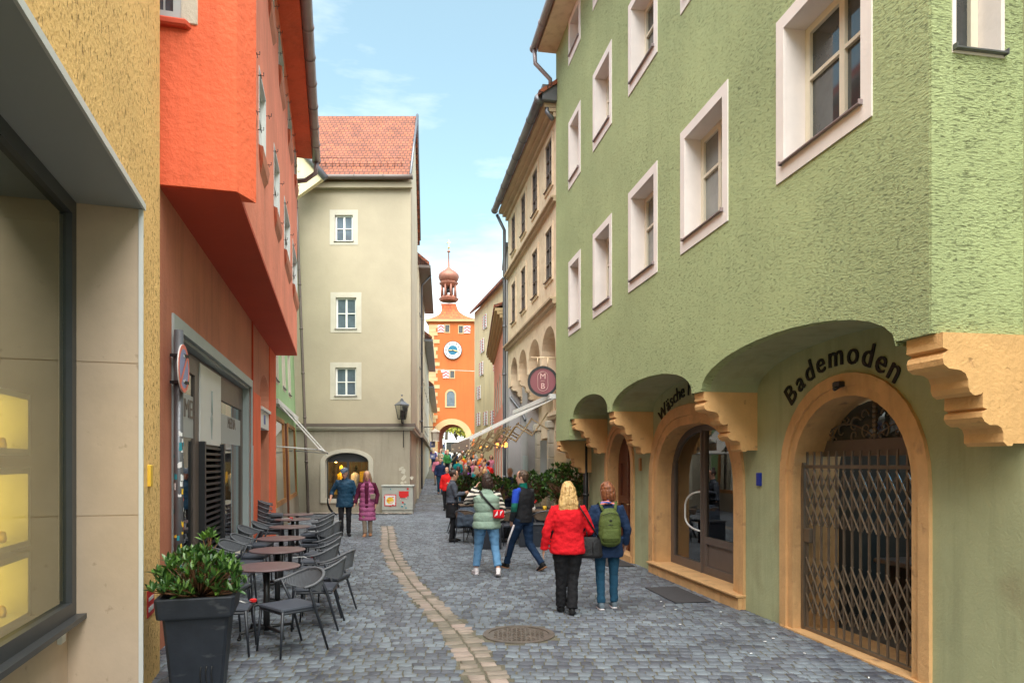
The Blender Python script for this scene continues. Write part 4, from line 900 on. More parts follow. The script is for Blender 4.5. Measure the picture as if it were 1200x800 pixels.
m=MB(); P=[FO.p(OY0-.1,.40,9.73),FO.p(OY1+.05,.40,9.73),FO.p(OY1+.05,-4,14),FO.p(OY0-.1,-4,14)]; P=P+[(x,y,z+.1) for x,y,z in P]; m.add(P,[(3,2,1,0),(4,5,6,7),(0,1,5,4),(1,2,6,5),(2,3,7,6),(3,0,4,7)]); m.build('roof',['roof_tile'],oh)
gutter('gutter',FO,OY0-.2,OY1+.2,.47,9.66,oh,'zinc_pink',.10)
pipe(oh,[FO.p(OY1+.1,.47,9.6),FO.p(OY1+.12,.45,9.3),FO.p(OY1+.25,.2,9.15),FO.p(OY1+.4,-.3,9.1)],.06,'zinc_pink')
# shop front
m=MB(); m.panel(FL,rect(s0-.14,s1+.16,-.02,3.44),[rect(s0,s1,-.01,3.30)],.025,-.03); m.panel(FL,rect(s0,s1,-.01,3.30),[rect(s0+.05,s1-.05,.0,3.26)],-.031,-.26); m.build('shop_front_frame',['grey_frame'],oh)
p1a,p1b=ug(240),ug(250); p2=ug(269)
m=MB(); m.panel(FL,rect(s0+.05,s1-.05,.0,3.25),[rect(s0+.12,p1a+.1,.42,3.0),rect(p1a+.35,p2-.05,.05,2.1),rect(p2+.1,s1-.2,.42,2.85)],-.14,-.20)
sf=m.build('glazing_frame',['brown_frame'],oh)
m=MB(); m.panel(FL,rect(s0+.1,p1a+.12,.40,3.02),[],-.165,None); m.build('pane',['shop_glass'],sf); m=MB(); m.panel(FL,rect(p2+.08,s1-.18,.40,2.87),[],-.165,None); m.build('pane',['shop_glass'],sf)
m=MB(); m.box(FL,p1a+.33,p2-.03,-.139,-.12,2.12,3.2); m.build('sign_panel',['white_metal'],sf)
m=MB(); m.box(FL,s0+.12,p1a+.1,-.163,-.160,2.18,2.72); m.build('frosted_band',['grey_panel'],sf); m=MB(); m.box(FL,p2+.1,s1-.2,-.163,-.160,2.18,2.65); m.build('frosted_band',['grey_panel'],sf)
m=MB(); put_text(m,FL,'DAMMER',.34,(s0+p1a)/2+.3,-.155,2.48-.05,flip=1,depth=.003); put_text(m,FL,'MEDIA',.26,(p2+s1)/2,-.155,2.45,flip=1,depth=.003); m.build('lettering',['brown_frame'],sf)
m=MB(); q0=(p1a+p2)/2+.15; m.tube([FL.p(q0,-.112,2.9),FL.p(q0,-.112,2.55)],.012,5); m.panel(FL,[(q0-.07,2.5),(q0,2.2),(q0+.07,2.5),(q0,2.6)],[],-.11,-.118); m.build('emblem',['grey_frame'],sf)
m=MB(); z=.1
while z<2.1: m.box(FL,p1a+.35,p2-.05,-.13,-.10,z,z+.035); z+=.085
m.box(FL,p1a+.32,p1a+.40,-.14,-.06,0,2.15); m.box(FL,p2-.12,p2-.02,-.14,-.06,0,2.15); m.build('roller_grille',['black_metal'],sf)
m=MB(); m.bevbox(FL,s0-.1,s1+.1,-.05,.10,.28,.36,.01); m.box(FL,s0,s1,-.20,-.02,0,.28); m.build('window_ledge',['trim_stone'],oh)
m=MB(); m.box(FL,s0-.3,s1+.3,-3,-2.9,0,3.4); m.box(FL,s0-.2,s0-.1,-2.9,-.46,0,3.4); m.box(FL,s1+.1,s1+.2,-2.9,-.46,0,3.4); m.box(FL,s0-.2,s1+.2,-2.9,-.46,3.35,3.4); m.box(FL,s0-.2,s1+.2,-2.9,-.46,0,.1); m.build('shop_room',['dim_inside'],oh)
m=MB(); m.box(FL,nich[0],nich[1],-.30,-.24,0,2.75); m.build('niche_door',['grey_frame'],oh)
m=MB(); m.box(FL,nich[0],nich[1],-.29,.0,2.62,3.0); m.box(FL,nich[0]-.02,nich[1]+.02,-.3,.05,3.0,3.06); sg=m.build('door_head',['white_metal'],oh)
m=MB(); c0=(nich[0]+nich[1])/2; m.box(FL,c0-.12,c0+.12,.001,.01,2.72,2.92); m.build('blue_mark',['plaque_blue'],sg)
# no-stopping sign on its pole, with stickers
sp_=thing('road_sign','round red and blue no-stopping sign on a grey pole covered in torn stickers','road sign',(-3.49,7.22,0))
px,py=-3.50,7.17
m=MB(); m.tube([(px,py,0),(px,py,3.25)],.045,12); m.build('pole',['zinc'],sp_)
m=MB(); rr=random.Random(5)
for i in range(46):
    a=rr.uniform(-2.6,.4); z=rr.uniform(.3,2.15); hh=rr.uniform(.02,.07); aw_=rr.uniform(.3,.9); vs=[]; r=.0475+.0003*i*.05
    for k in range(4): aa=a+aw_*k/3; vs+=[(px+r*math.cos(aa),py+r*math.sin(aa),z),(px+r*math.cos(aa),py+r*math.sin(aa),z+hh+rr.uniform(-.01,.01))]
    m.add(vs,[(0,2,3,1),(2,4,5,3),(4,6,7,5)],rr.choice([0,0,0,1,2,3]))
m.build('sticker',['white_flat','sign_red','teal_flat','yellow_flat'],sp_)
# sign faces down the street, seen almost edge-on
sa=R(104); U_=Vector((math.cos(sa),math.sin(sa),0)); Wn=Vector((math.sin(sa),-math.cos(sa),0)); sc_=Vector((px+.065,py-.05,2.84)); 
m=MB(); m.disc(sc_,U_,(0,0,1),.0001,.25,.012,40,0); m.disc(sc_+Wn*.012,U_,(0,0,1),.205,.248,.003,40,1); m.disc(sc_+Wn*.012,U_,(0,0,1),.0001,.204,.002,40,2)
def onsign(x,z,h=.017): return sc_+U_*x+Vector((0,0,z))+Wn*h
for sx in (1,-1):
    d=.018; m.add([onsign(-.15*sx-d,-.15+d),onsign(-.15*sx+d,-.15-d),onsign(.15*sx+d,.15-d),onsign(.15*sx-d,.15+d)],[(0,1,2,3)],1)
for zz,dr in ((.13,1),(-.13,-1)):
    m.add([onsign(-.05,zz-.012,.018),onsign(.03,zz-.012,.018),onsign(.03,zz+.012,.018),onsign(-.05,zz+.012,.018)],[(0,1,2,3)],3); m.add([onsign(.02,zz-.035,.018),onsign(.07,zz,.018),onsign(.02,zz+.035,.018)],[(0,1,2)],3)
m.build('sign_face',['white_metal','sign_red','sign_blue','white_flat'],sp_)
m=MB()
for z in (2.70,2.98): m.box(F(px,py,1,0,0,1),-.06,.08,-.07,.06,z-.015,z+.015)
m.build('clamp',['black_metal'],sp_)
# ================================================================== LEFT: green shop house with awnings
lg_=thing('small_green_house','narrow pale green house with wooden shop windows squeezed beside the beige house','house',(-6.8,21,0))
FG2=wallL(WL[0],WL[1],-.03)
g0,g1=17.31,25.4
swn=[(17.7,20.4,.75,3.1),(21.6,24.6,.75,3.1)]
up=[(18.5,19.4,4.15,5.6),(20.6,21.5,4.15,5.6),(22.6,23.5,4.15,5.6)]
m=MB(); m.panel(FG2,rect(g0,g1,-.05,11.5),[rect(a,b,z0,z1) for a,b,z0,z1 in swn+up]+[rect(20.55,21.4,.0,3.1)],0,-.3); m.build('wall',['green_side'],lg_)
for a,b,z0,z1 in up: window(FG2,lg_,a+.02,b-.02,z0+.02,z1-.02,n=0,depth=.14,sur=.1,surm='trim_stone',cols=2)
for a,b,z0,z1 in swn:
    m=MB(); m.panel(FG2,rect(a-.04,b+.04,z0-.05,z1+.04),[rect(a+.10,b-.10,z0+.08,z1-.08)],.03,-.015); sw2=m.build('shop_window',['wood_orange'],lg_)
    m=MB(); m.box(FG2,a,b,-.01,-.004,z0,z1); m.build('pane',['shop_glass'],sw2)
    m=MB(); m.box(FG2,a,b,-1.2,-1.1,z0-.2,z1); m.build('back_panel',['dim_inside'],sw2)
m=MB(); z=.05
while z<3.05: m.box(FG2,20.57,21.38,-.12,-.08,z,z+.05); z+=.12
m.box(FG2,20.55,20.63,-.12,.02,0,3.1); m.box(FG2,21.32,21.4,-.12,.02,0,3.1); m.build('slatted_door',['wood_dark'],lg_)
m=MB(); m.box(FG2,17.32,20.5,.001,.03,0,.7); m.box(FG2,21.42,25.3,.001,.03,0,.7); m.build('plinth',['beige_low'],lg_)
# little gable seen between the orange gutter and the tiled roof
m=MB(); Y=24.6; z0=tz(208,Y); a0,a1=at(334,Y),at(379,Y); pk=tz(150,Y)
m.add([(a0,Y,z0-1),(a1,Y,z0-.02),(at(334,Y),Y,tz(156,Y)),(a0,Y+.2,z0-1),(a1,Y+.2,z0-.02),(at(334,Y),Y+.2,tz(156,Y))],[(0,1,2),(5,4,3),(0,3,4,1),(1,4,5,2),(2,5,3,0)]); m.build('gable',['cream_wall'],lg_)
m=MB(); m.tube([(a1+.1,Y-.05,z0-.05),(at(334,Y),Y-.05,tz(154,Y))],.12,6); m.build('gable_flashing',['zinc'],lg_)
aw2=thing('shop_awning','pair of narrow white awnings on shared arms over the wooden shop windows','awning',FG2.p(20,.1,3.3))
for a,b in ((17.9,19.3),(22.0,24.2)):
    m=MB(); slab(FG2,a,b,.13,3.42,1.12,2.24,.02,m); m.build('canopy',['awning_white'],aw2)
m=MB(); m.tube([FG2.p(17.6,1.14,2.22),FG2.p(24.3,1.14,2.22)],.035,8); m.tube([FG2.p(17.9,.05,2.3),FG2.p(18.0,1.12,2.22)],.02,6); m.tube([FG2.p(24.0,.05,2.3),FG2.p(24.0,1.12,2.22)],.02,6); m.box(FG2,17.5,24.4,.02,.16,3.40,3.52); m.build('awning_arm',['white_metal'],aw2)

# ================================================================== LEFT: beige corner house
bh=thing('corner_house','beige corner house with orange tile roof and three small windows above a lit shop window','house',(-5.6,28,0))
BY=25.5; FB=FY(BY); BX0=at(343,BY)-.3; BX1=-3.78
bw=[(at(387,BY),at(423.5,BY),tz(467.5,BY),tz(424.5,BY)),(at(387.5,BY),at(423.5,BY),tz(389,BY),tz(342.5,BY)),(at(386.5,BY),at(419.5,BY),tz(286.5,BY),tz(246,BY))]
sx0,sx1=at(381,BY),at(432,BY); sz0,szs,szt=tz(585,BY),tz(541,BY),tz(530,BY)
ins=.19
holes=[rect(a+ins,b-ins,z0+ins*.6,z1-ins) for a,b,z0,z1 in bw]
ze=12.5
m=MB(); m.panel(FB,rect(BX0,BX1,3.25,ze),[rect(a+ins-.02,b-ins+.02,z0+ins*.6-.02,z1-ins+.02) for a,b,z0,z1 in bw],0,-.35); m.build('upper_wall',['beige_wall'],bh)
m=MB(); m.panel(FB,rect(BX0,BX1-.04,-.05,3.1),[arch(sx0,sx1,sz0,szs,szt)],-.03,-.4); m.build('ground_floor_wall',['beige_low'],bh)
for a,b,z0,z1 in bw: window(FB,bh,a+ins,b-ins,z0+ins*.6,z1-ins,n=0,depth=.13,sur=ins,surz=ins*.7,surm='trim_stone',frm='white_paint',pm='pane_blue',cols=2,rows=((.5,),),fw=.06,bars=.035,surt=.012,sill='brown_frame')
FBS=wallL(BX1+.1*25.5+.0,-.1)
m=MB(); m.panel(FBS,rect(25.58,32.2,3.25,ze),[],0,-.3); m.add([FBS.p(25.5,0,ze),FBS.p(32.2,0,ze),FBS.p(28.85,0,16.5),FBS.p(25.5,-.2,ze),FBS.p(32.2,-.2,ze),FBS.p(28.85,-.2,16.5)],[(0,1,2),(5,4,3),(0,3,4,1),(1,4,5,2),(2,5,3,0)]); m.panel(FBS,rect(25.62,32.2,-.05,3.1),[],-.05,-.3); m.build('side_wall',['beige_side'],bh)
m=MB(); m.box(FB,BX0,BX1+.10,-.02,.05,3.10,3.17); m.box(FB,BX0,BX1+.16,-.02,.12,3.171,3.22); m.box(FBS,25.5,32.2,-.02,.12,3.1,3.22); m.build('cornice',['trim_stone'],bh)
m=MB(); m.box(FB,BX0,BX1+.18,-.02,.14,3.221,3.34); m.box(FBS,25.45,32.2,-.02,.14,3.221,3.34); m.build('cornice_capping',['brown_frame'],bh)
rx0=BX0-.5
def rp(x,y,z): return (x,y,z)
m=MB(); P=[(rx0,BY-.32,ze-.05),(BX1+.02,BY-.32,ze-.05),(-4.02,28.85,16.52),(rx0,28.85,16.52),(rx0,32.6,ze-.1),(-4.4,32.6,ze-.1)]
P2=[(x,y,z-.14) for x,y,z in P]; m.add(P+P2,[(0,1,2,3),(3,2,5,4),(7,6,9,8),(8,9,10,11),(0,6,7,1),(1,7,8,2),(2,8,11,5),(5,11,10,4),(0,3,9,6),(3,4,10,9)]); m.build('roof',['roof_tile'],bh)
m=MB(); m.tube([(BX1+.04,BY-.34,ze),(-4.0,28.85,16.58)],.05,6); m.tube([(-4.0,28.85,16.58),(-4.4,32.6,ze)],.05,6); m.build('verge_flashing',['zinc'],bh)
m=MB(); m.box(FB,BX0,BX1+.06,.05,.2,ze-.42,ze-.22); m.build('eaves_moulding',['beige_wall'],bh)
gutter('gutter',FB,rx0,BX1+.1,.36,ze-.1,bh,'brown_frame',.09)
m=MB()
for k in range(13):
    x=at(372,BY)+k*.26; m.tube([(x,BY+.15,ze+.5),(x,BY+.12,ze+.85)],.012,4)
m.tube([(at(370,BY),BY+.15,ze+.62),(BX1-.3,BY+.15,ze+.62)],.015,5); m.tube([(at(370,BY),BY+.13,ze+.82),(BX1-.3,BY+.13,ze+.82)],.015,5); m.build('snow_guard',['copper_brown'],bh)
pipe(bh,[(at(346,24.9),24.9,ze-.15),(at(349,24.9),24.9,10),(at(361,24.9),24.9,.3),(at(361,24.9),24.9,.02)],.055,'brown_frame')
# shop window with arch surround
m=MB(); m.panel(FB,arch(sx0-.17,sx1+.17,sz0-.13,szs,szt+.14),[arch(sx0,sx1,sz0,szs,szt)],.02,-.06); m.panel(FB,arch(sx0,sx1,sz0,szs,szt),[arch(sx0+.02,sx1-.02,sz0+.02,szs,szt-.02)],-.061,-.25); bs=m.build('shop_window',['trim_stone'],bh)
m=MB(); m.panel(FB,arch(sx0+.02,sx1-.02,sz0+.02,szs,szt-.02),[rect(sx0+.06,(sx0+sx1)/2-.04,sz0+.05,szs-.0),rect((sx0+sx1)/2+.04,sx1-.06,sz0+.05,szs-.0)],-.18,-.22); m.build('frame',['dark_frame'],bs)
m=MB(); m.box(FB,sx0,sx1,-.21,-.2,sz0,szs); m.build('pane',['clear_glass'],bs)
m=MB(); m.box(FB,sx0-.2,sx1+.2,-1.8,-1.7,0,2.8); m.box(FB,sx0-.2,sx0-.1,-1.7,-.41,0,2.8); m.box(FB,sx1+.1,sx1+.2,-1.7,-.41,0,2.8); m.box(FB,sx0-.2,sx1+.2,-1.7,-.41,sz0-.1,sz0-.02); m.box(FB,sx0-.2,sx1+.2,-1.7,-.41,2.5,2.6); m.build('display_room',['dim_inside'],bh)
def mannequin(x,y,label,shirt,skin='yellow_flat'):
    e=thing('mannequin',label,'mannequin',(x,y,sz0),world=False)
    m=MB(); m.tube([(0,0,0),(0,0,.25),(0,0,.35),(0,0,.55),(0,0,.75),(0,0,.92),(0,0,1.0)],[.03,.03,(.15,.1),(.12,.085),(.17,.10),(.16,.08),(.05,.05)],14); m.build('torso',[shirt],e)
    m=MB(); m.tube([(0,0,.98),(0,0,1.06)],.045,10); m.ball((0,0,1.16),(.075,.09,.115),14,10); m.build('head',[skin],e)
    return e
mannequin(sx0+.42,BY+.75,'yellow lit mannequin head and torso in the corner shop window','yellow_flat')
mannequin(sx0+.92,BY+.9,'second mannequin in a pale shirt beside the yellow one','trim_pink','dark_inside')
bulb_light((sx0+.45,BY+.45,sz0+1.5),22,(1,.62,.22))
m=MB(); m.ball((sx0+.25,BY+.6,sz0+1.45),.07,8,6); m.tube([(sx0+.25,BY+.6,sz0+1.5),(sx0+.25,BY+.6,2.5)],.008,4); o=m.build('spot_lamp',['warm_lamp']); tag(o,'warm glowing spot lamp at the top left of the corner shop window','lamp')
for i,(dx,z,s_) in enumerate(((.12,.15,.3),(.5,.1,.26),(1.45,.8,.25),(1.1,.62,.3),(1.42,1.2,.22))):
    m=MB(); m.bevbox(FB,sx0+dx,sx0+dx+s_,-.9,-.86,sz0+z,sz0+z+s_*1.4,.01); o=m.build('display_poster',['yellow_flat']); tag(o,['orange card at the left foot of the corner shop window','orange card under the pale mannequin','large orange card high in the right pane of the corner shop','orange card in the middle of the corner shop window','topmost orange card in the right pane of the corner shop'][i],'display card')
# torn paster patch
m=MB(); rr=random.Random(9)
for i in range(26):
    x=at(472,BY)+rr.gauss(0,.10); z=tz(560,BY)+rr.uniform(-.42,.42)+ (x-at(472,BY))*.3; r=rr.uniform(.025,.075)
    m.add([(x+r*rr.uniform(.6,1.3)*math.cos(a*PI/3.5),BY+.026-.0004*i,z+r*rr.uniform(.6,1.4)*math.sin(a*PI/3.5)) for a in range(7)],[tuple(range(7))[::-1]])
o=m.build('torn_paper',['trim_stone'],bh)
# wall lantern
wl=thing('wall_lantern','black four-sided wall lantern on the corner of the beige house','lantern',(at(474,BY),BY-.25,3.3))
lx,ly,lz0=at(473,BY),BY-.42,tz(491,BY)
m=MB(); m.lathe([(.02,.86),(.04,.84),(.08,.76),(.27,.63),(.28,.60)],(lx,ly,lz0-.12),4,smooth=False); m.ball((lx,ly,lz0+.85),.035,8,6); m.build('lantern_roof',['zinc'],wl)
m=MB()
for k in range(4):
    a=k*PI/2; c,s=math.cos(a),math.sin(a); m.tube([(lx+.25*c,ly+.25*s,lz0+.50),(lx+.14*c,ly+.14*s,lz0-.02)],.014,5)
m.lathe([(.14,-.04),(.14,.0),(.06,.0)],(lx,ly,lz0),4,smooth=False); m.tube([(lx,ly,lz0),(lx,ly,lz0-.16)],.03,6); m.tube([(lx,ly,lz0-.16),(lx,BY,lz0-.16)],.025,6); m.tube([(lx,BY-.03,lz0-.0),(lx,BY-.03,lz0-1.05)],.015,5); m.tube([(lx,ly,lz0+.02),(lx,ly,lz0+.3)],.07,8); m.build('lantern_frame',['black_metal'],wl)
m=MB(); m.lathe([(.125,0),(.235,.5)],(lx,ly,lz0),4,smooth=False); m.build('lantern_glass',['clear_glass'],wl)
# electrical cabinet with stickers
ec=thing('utility_cabinet','grey utility cabinet plastered with stickers against the beige corner house','utility cabinet',(-4.25,25.2,0))
c0,c1=at(448,25.1),at(484,25.1)
m=MB(); m.bevbox(F(0,0,1,0,0,1),c0,c1,25.05,25.45,.14,1.0,.015); m.bevbox(F(0,0,1,0,0,1),c0-.03,c1+.03,25.02,25.46,1.0,1.07,.015); m.box(F(0,0,1,0,0,1),c0+.01,c1-.01,25.08,25.42,0,.14); m.box(F(0,0,1,0,0,1),(c0+c1)/2-.006,(c0+c1)/2+.006,25.042,25.05,.18,.97); cb=m.build('body',['cabinet_grey'],ec)
m=MB(); rr=random.Random(4); FCb=FY(25.04)
m.box(FCb,c0+.09,c0+.52,.0,.004,.30,.72,0); m.box(FCb,c0+.12,c0+.49,.0045,.006,.33,.69,1); m.add([FCb.p(c0+.30+.14*math.cos(a*.7),.007,.50+.13*math.sin(a*.7)) for a in range(9)],[tuple(range(9))[::-1]],3)
m.box(FCb,c0+.62,c0+.98,.0,.004,.66,.84,0); m.box(FCb,c0+.66,c0+.92,.004,.005,.60,.66,0)
for i in range(20):
    x=rr.uniform(c0+.05,c1-.12); z=rr.uniform(.2,.93); m.box(FCb,x,x+rr.uniform(.03,.09),.006,.0075+.0002*i,z,z+rr.uniform(.02,.06),rr.choice([0,1,2,4,4]))
m.build('sticker',['red_flat','white_flat','teal_flat','yellow_flat','sign_pink'],ec)

# ================================================================== LEFT: houses further along
def far_house(name,label,y0,y1,h,wm,roofm='roof_tile',off=0.,z0=0,trim='zinc'):
    fr=wallL(BX1+2.55+off,-.1); e=thing(name,label,'house',fr.p((y0+y1)/2,-.5,0))
    wins=[(y0+.8+2.2*i,y0+1.7+2.2*i,z,z+1.3) for i in range(int((y1-y0-.8)/2.2)) for z in [3.9+2.6*k for k in range(int((h-4.2)/2.6)+1)] if z+1.4<h]
    m=MB(); m.panel(fr,rect(y0,y1,-.1,h),[rect(a,b,p,q) for a,b,p,q in wins],0,-.3); m.box(fr,y0,y0+.02,-7,-.31,0,h); m.build('wall',[wm],e)
    for a,b,p,q in wins: window(fr,e,a+.02,b-.02,p+.02,q-.02,n=0,depth=.15,sur=.10,surm='trim_stone',cols=2)
    m=MB(); P=[fr.p(y0-.1,.5,h),fr.p(y1,.5,h),fr.p(y1,-4,h+3.6),fr.p(y0-.1,-4,h+3.6)]; P+=[(x,y,z+.15) for x,y,z in P]; m.add(P,[(3,2,1,0),(4,5,6,7),(0,1,5,4),(1,2,6,5),(2,3,7,6),(3,0,4,7)]); m.build('roof',[roofm],e)
    m=MB(); m.box(fr,y0-.12,y1,.02,.56,h-.14,h-.01); m.build('eaves',[trim],e)
    m=MB(); m.box(fr,y0,y1,.001,.2,3.1,3.3); m.build('cornice',['beige_low'],e)
    return e,fr
e,fr=far_house('grey_beige_house','grey-beige house with brown eaves right behind the beige corner house',32.21,42,11.2,'beige_side',trim='brown_frame',off=.05)
pipe(e,[fr.p(33.5,.55,11.1),fr.p(33.6,.1,10.6),fr.p(33.6,.1,.6)],.05,'zinc')
e,fr=far_house('white_row_house','plain pale row house farther along on the left side',42.01,56,9.5,'trim_stone',off=.0)
e,fr=far_house('ochre_row_house','low ochre house before the tower on the left side',56.01,84,8.2,'quoin',off=-.1)
# blue signs and hanging lantern sign on the left
hs=thing('hanging_lantern','white hanging lantern sign with blue panels on the left house','hanging sign',(-3.7,33,4))
q=(at(510,33),33)
m=MB(); m.lathe([(.05,.62),(.22,.48),(.24,.44),(.20,.42),(.17,.05),(.20,0)],(q[0],q[1],tz(517,33)),6,smooth=False); m.build('lantern_box',['trim_stone'],hs)
m=MB(); m.tube([(q[0]-.55,33,tz(500,33)),(q[0],33,tz(500,33)),(q[0],33,tz(503,33))],.02,5); m.build('bracket',['black_metal'],hs)
for i,(v0,v1,lb) in enumerate(((517,524,'small square blue sign with white mark hanging above another blue sign'),(532,537,'flat wide blue sign hanging lowest at the left house wall'))):
    m=MB(); m.box(FY(33.2),at(504,33.2),at(510,33.2),0,.04,tz(v1,33.2),tz(v0,33.2)); m.box(FY(33.2),at(505.5,33.2),at(508,33.2),.041,.045,tz((v0+v1)/2+1,33.2),tz((v0+v1)/2-1,33.2),1); o=m.build('blue_sign',['sign_blue','white_flat']); tag(o,lb,'sign')
# ================================================================== terrace furniture
CHK=[0]
def make_chair(kind='rope', nm='terrace_chair', rope='chair_rope'):
    # faces +y; seat centre at the origin
    e=thing(nm,'x','chair',(0,0,0),world=False)
    m=MB(); n=10; pts=[]
    def sq(zz,hw,fr_,bk): return [(-hw,bk,zz),(hw,bk,zz),(hw,fr_,zz),(-hw,fr_,zz)]
    v=sq(.43,.205,.215,-.20)+sq(.445,.215,.225,-.205)+sq(.462,.210,.22,-.20)+sq(.466,.195,.205,-.185)
    m.add(v,[(3,2,1,0),(12,13,14,15)]+[(k*4+i,k*4+(i+1)%4,k*4+4+(i+1)%4,k*4+4+i) for k in range(3) for i in range(4)]); m.build('seat',['seat_pad'],e)
    m=MB(); 
    for a,b in (((-.2,.2),(.2,.2)),((-.2,-.19),(.2,-.19)),((-.205,-.19),(-.205,.2)),((.205,-.19),(.205,.2))): m.tube([(a[0],a[1],.418),(b[0],b[1],.418)],(.013,.018) if 0 else .015,4,smooth=False)
    m.build('seat_frame',['chair_metal'],e)
    for sx in (-1,1):
        m=MB(); m.tube([(sx*.225,.235,0),(sx*.205,.20,.44)],[.010,.0165],8); m.build('leg',['chair_metal'],e)
        m=MB(); m.tube([(sx*.245,-.27,0),(sx*.222,-.14,.43),(sx*.262,-.045,.672)],[.011,.0165,.014],8); m.build('leg',['chair_metal'],e)
    N=26; top=[];bot=[]
    for i in range(N+1):
        t=i/N; a=PI*(t); x=.285*math.cos(a); s_=math.sin(a); y=.02-.33*s_**.62; z=.655+.125*s_**1.1
        if i==0 or i==N: y=.02
        top.append((x,y,z)); bot.append((x*.93,y*.93+.012,z-.012-.19*min(1,(s_*1.15))**1.0))
    m=MB(); m.tube(top,[(.017,.013)]*len(top),8); m.build('back_rail',['chair_rail'],e)
    m=MB(); m.tube(bot[3:-3],.008,6)
    K=52
    for i in range(K):
        t=(i+.5)/K*N; k=int(t); f=t-k
        if k<1 or k>N-2: continue
        a=Vector(top[k]).lerp(Vector(top[k+1]),f); b=Vector(bot[k]).lerp(Vector(bot[k+1]),f)
        if (a-b).length<.02: continue
        m.tube([a,b],.0088,5,smooth=True,caps=False)
    m.build('backrest',[rope],e)
    return e
def make_table(kind=0):
    e=thing('cafe_table','x','table',(0,0,0),world=False)
    m=MB(); m.lathe([(.33,.722),(.345,.725),(.35,.733),(.347,.741),(.33,.743)],(0,0,0),40); m.build('table_top',['table_top'],e)
    m=MB(); m.tube([(0,0,.05),(0,0,.70)],.034,14); m.lathe([(.035,.69),(.12,.715),(.12,.721)],(0,0,0),14); m.build('column',['black_metal'],e)
    m=MB()
    for k in range(4):
        a=PI/4+k*PI/2+.2; c,s=math.cos(a),math.sin(a); m.tube([(0,0,.085),(.18*c,.18*s,.075),(.30*c,.30*s,.065),(.315*c,.315*s,.012)],[.022,.018,.016,.016],8); m.tube([(.315*c,.315*s,0),(.315*c,.315*s,.02)],.024,8)
    m.build('base',['black_metal'],e)
    return e
ch0=make_chair(); tb0=make_table(); used=[0,0]
def chair(x,y,face,label,group='rope back terrace chairs',z=0):
    # face: world heading in degrees the sitter looks toward (0=+Y, 90=-X)
    o=ch0 if not used[0] else copy_tree(ch0); used[0]=1
    return place(o,x,y,z,R(face),label,group)
def table(x,y,label):
    o=tb0 if not used[1] else copy_tree(tb0); used[1]=1
    return place(o,x,y,0,random.uniform(-.3,.3),label,'round cafe tables in front of the orange house')
tabs=[(-2.66,7.4),(-3.03,8.82),(-3.45,10.2),(-3.92,12.05),(-4.40,13.7),(-4.72,15.0)]
tn=['nearest round table, beside the plant pot','second round table from the plant pot','third round table from the plant pot','fourth round table from the plant pot','fifth round table, next to the last one','farthest round table toward the beige house']
for (x,y),l_ in zip(tabs,tn): table(x,y,l_)
# street-side chairs
for x,y,f,l_ in ((-2.20,6.78,138,'grey rope chair nearest the camera, turned askew before the nearest table'),
    (-2.22,7.78,96,'grey rope chair at the street side of the nearest table, behind the askew one'),
    (-2.28,8.48,82,'grey rope chair pulled farthest into the street between the first two tables'),
    (-2.62,9.05,92,'grey rope chair at the street side of the second table'),
    (-2.82,9.95,100,'grey rope chair at the street side of the third table'),
    (-2.98,10.65,84,'grey rope chair behind the third table on the street side'),
    (-3.45,12.0,95,'grey rope chair at the street side of the fourth table'),
    (-3.52,12.75,88,'grey rope chair standing between fourth and fifth tables on the street side'),
    (-3.95,13.75,96,'grey rope chair at the street side of the fifth table'),
    (-4.22,14.95,90,'grey rope chair at the street side of the farthest table')): chair(x,y,f,l_)
for k in range(2): chair(-3.47+.015*k,12.02+.01*k,95,['middle','top'][k]+' chair of the small stack at the street side of the fourth table','rope back terrace chairs',z=.085*(k+1))
for x,y,f,l_ in ((-2.80,6.72,-78,'grey rope chair half hidden behind the plant pot'),
    (-3.24,7.72,-86,'grey rope chair on the wall side of the nearest table'),
    (-3.55,8.72,-80,'grey rope chair on the wall side of the second table'),
    (-3.80,9.62,-92,'grey rope chair on the wall side just before the third table'),
    (-3.97,10.45,-84,'grey rope chair on the wall side of the third table'),
    (-4.42,11.85,-88,'grey rope chair on the wall side of the fourth table'),
    (-4.52,12.75,-80,'grey rope chair on the wall side between fourth and fifth tables')): chair(x,y,f,l_)
for k in range(5): chair(-5.02+.012*k,14.1+.008*k,-70,['lowest','second lowest','middle','second highest','topmost'][k]+' chair of the tall stack against the orange pilaster','rope back terrace chairs',z=.088*k)
# little things left on the seats: lock and cable
def cable(x,y,z,label,red=(.12,.03)):
    e=thing('cable_lock',label,'cable lock',(x,y,z),world=False)
    m=MB(); m.tube([(-.16,0,.012),(-.08,.03,.014),(0,.0,.02),(.06,-.03,.012),(red[0],red[1],.014)],.007,6); m.build('cable',['white_metal'],e); m=MB(); m.bevbox(ID,red[0]-.03,red[0]+.03,red[1]-.018,red[1]+.018,.002,.04,.008); m.build('lock_body',['red_flat'],e)
cable(-2.70,6.78,.466,'red cable lock lying on the seat of the nearest left chair')
cable(-3.05,10.0,.466,'red cable lock on a street side chair seat near the third table')
cable(-3.42,12.1,.64,'red cable lock on the small chair stack near the fourth table')
cable(-4.42,13.55,.743,'red cable lock lying on the fifth round table',(.02,.05))

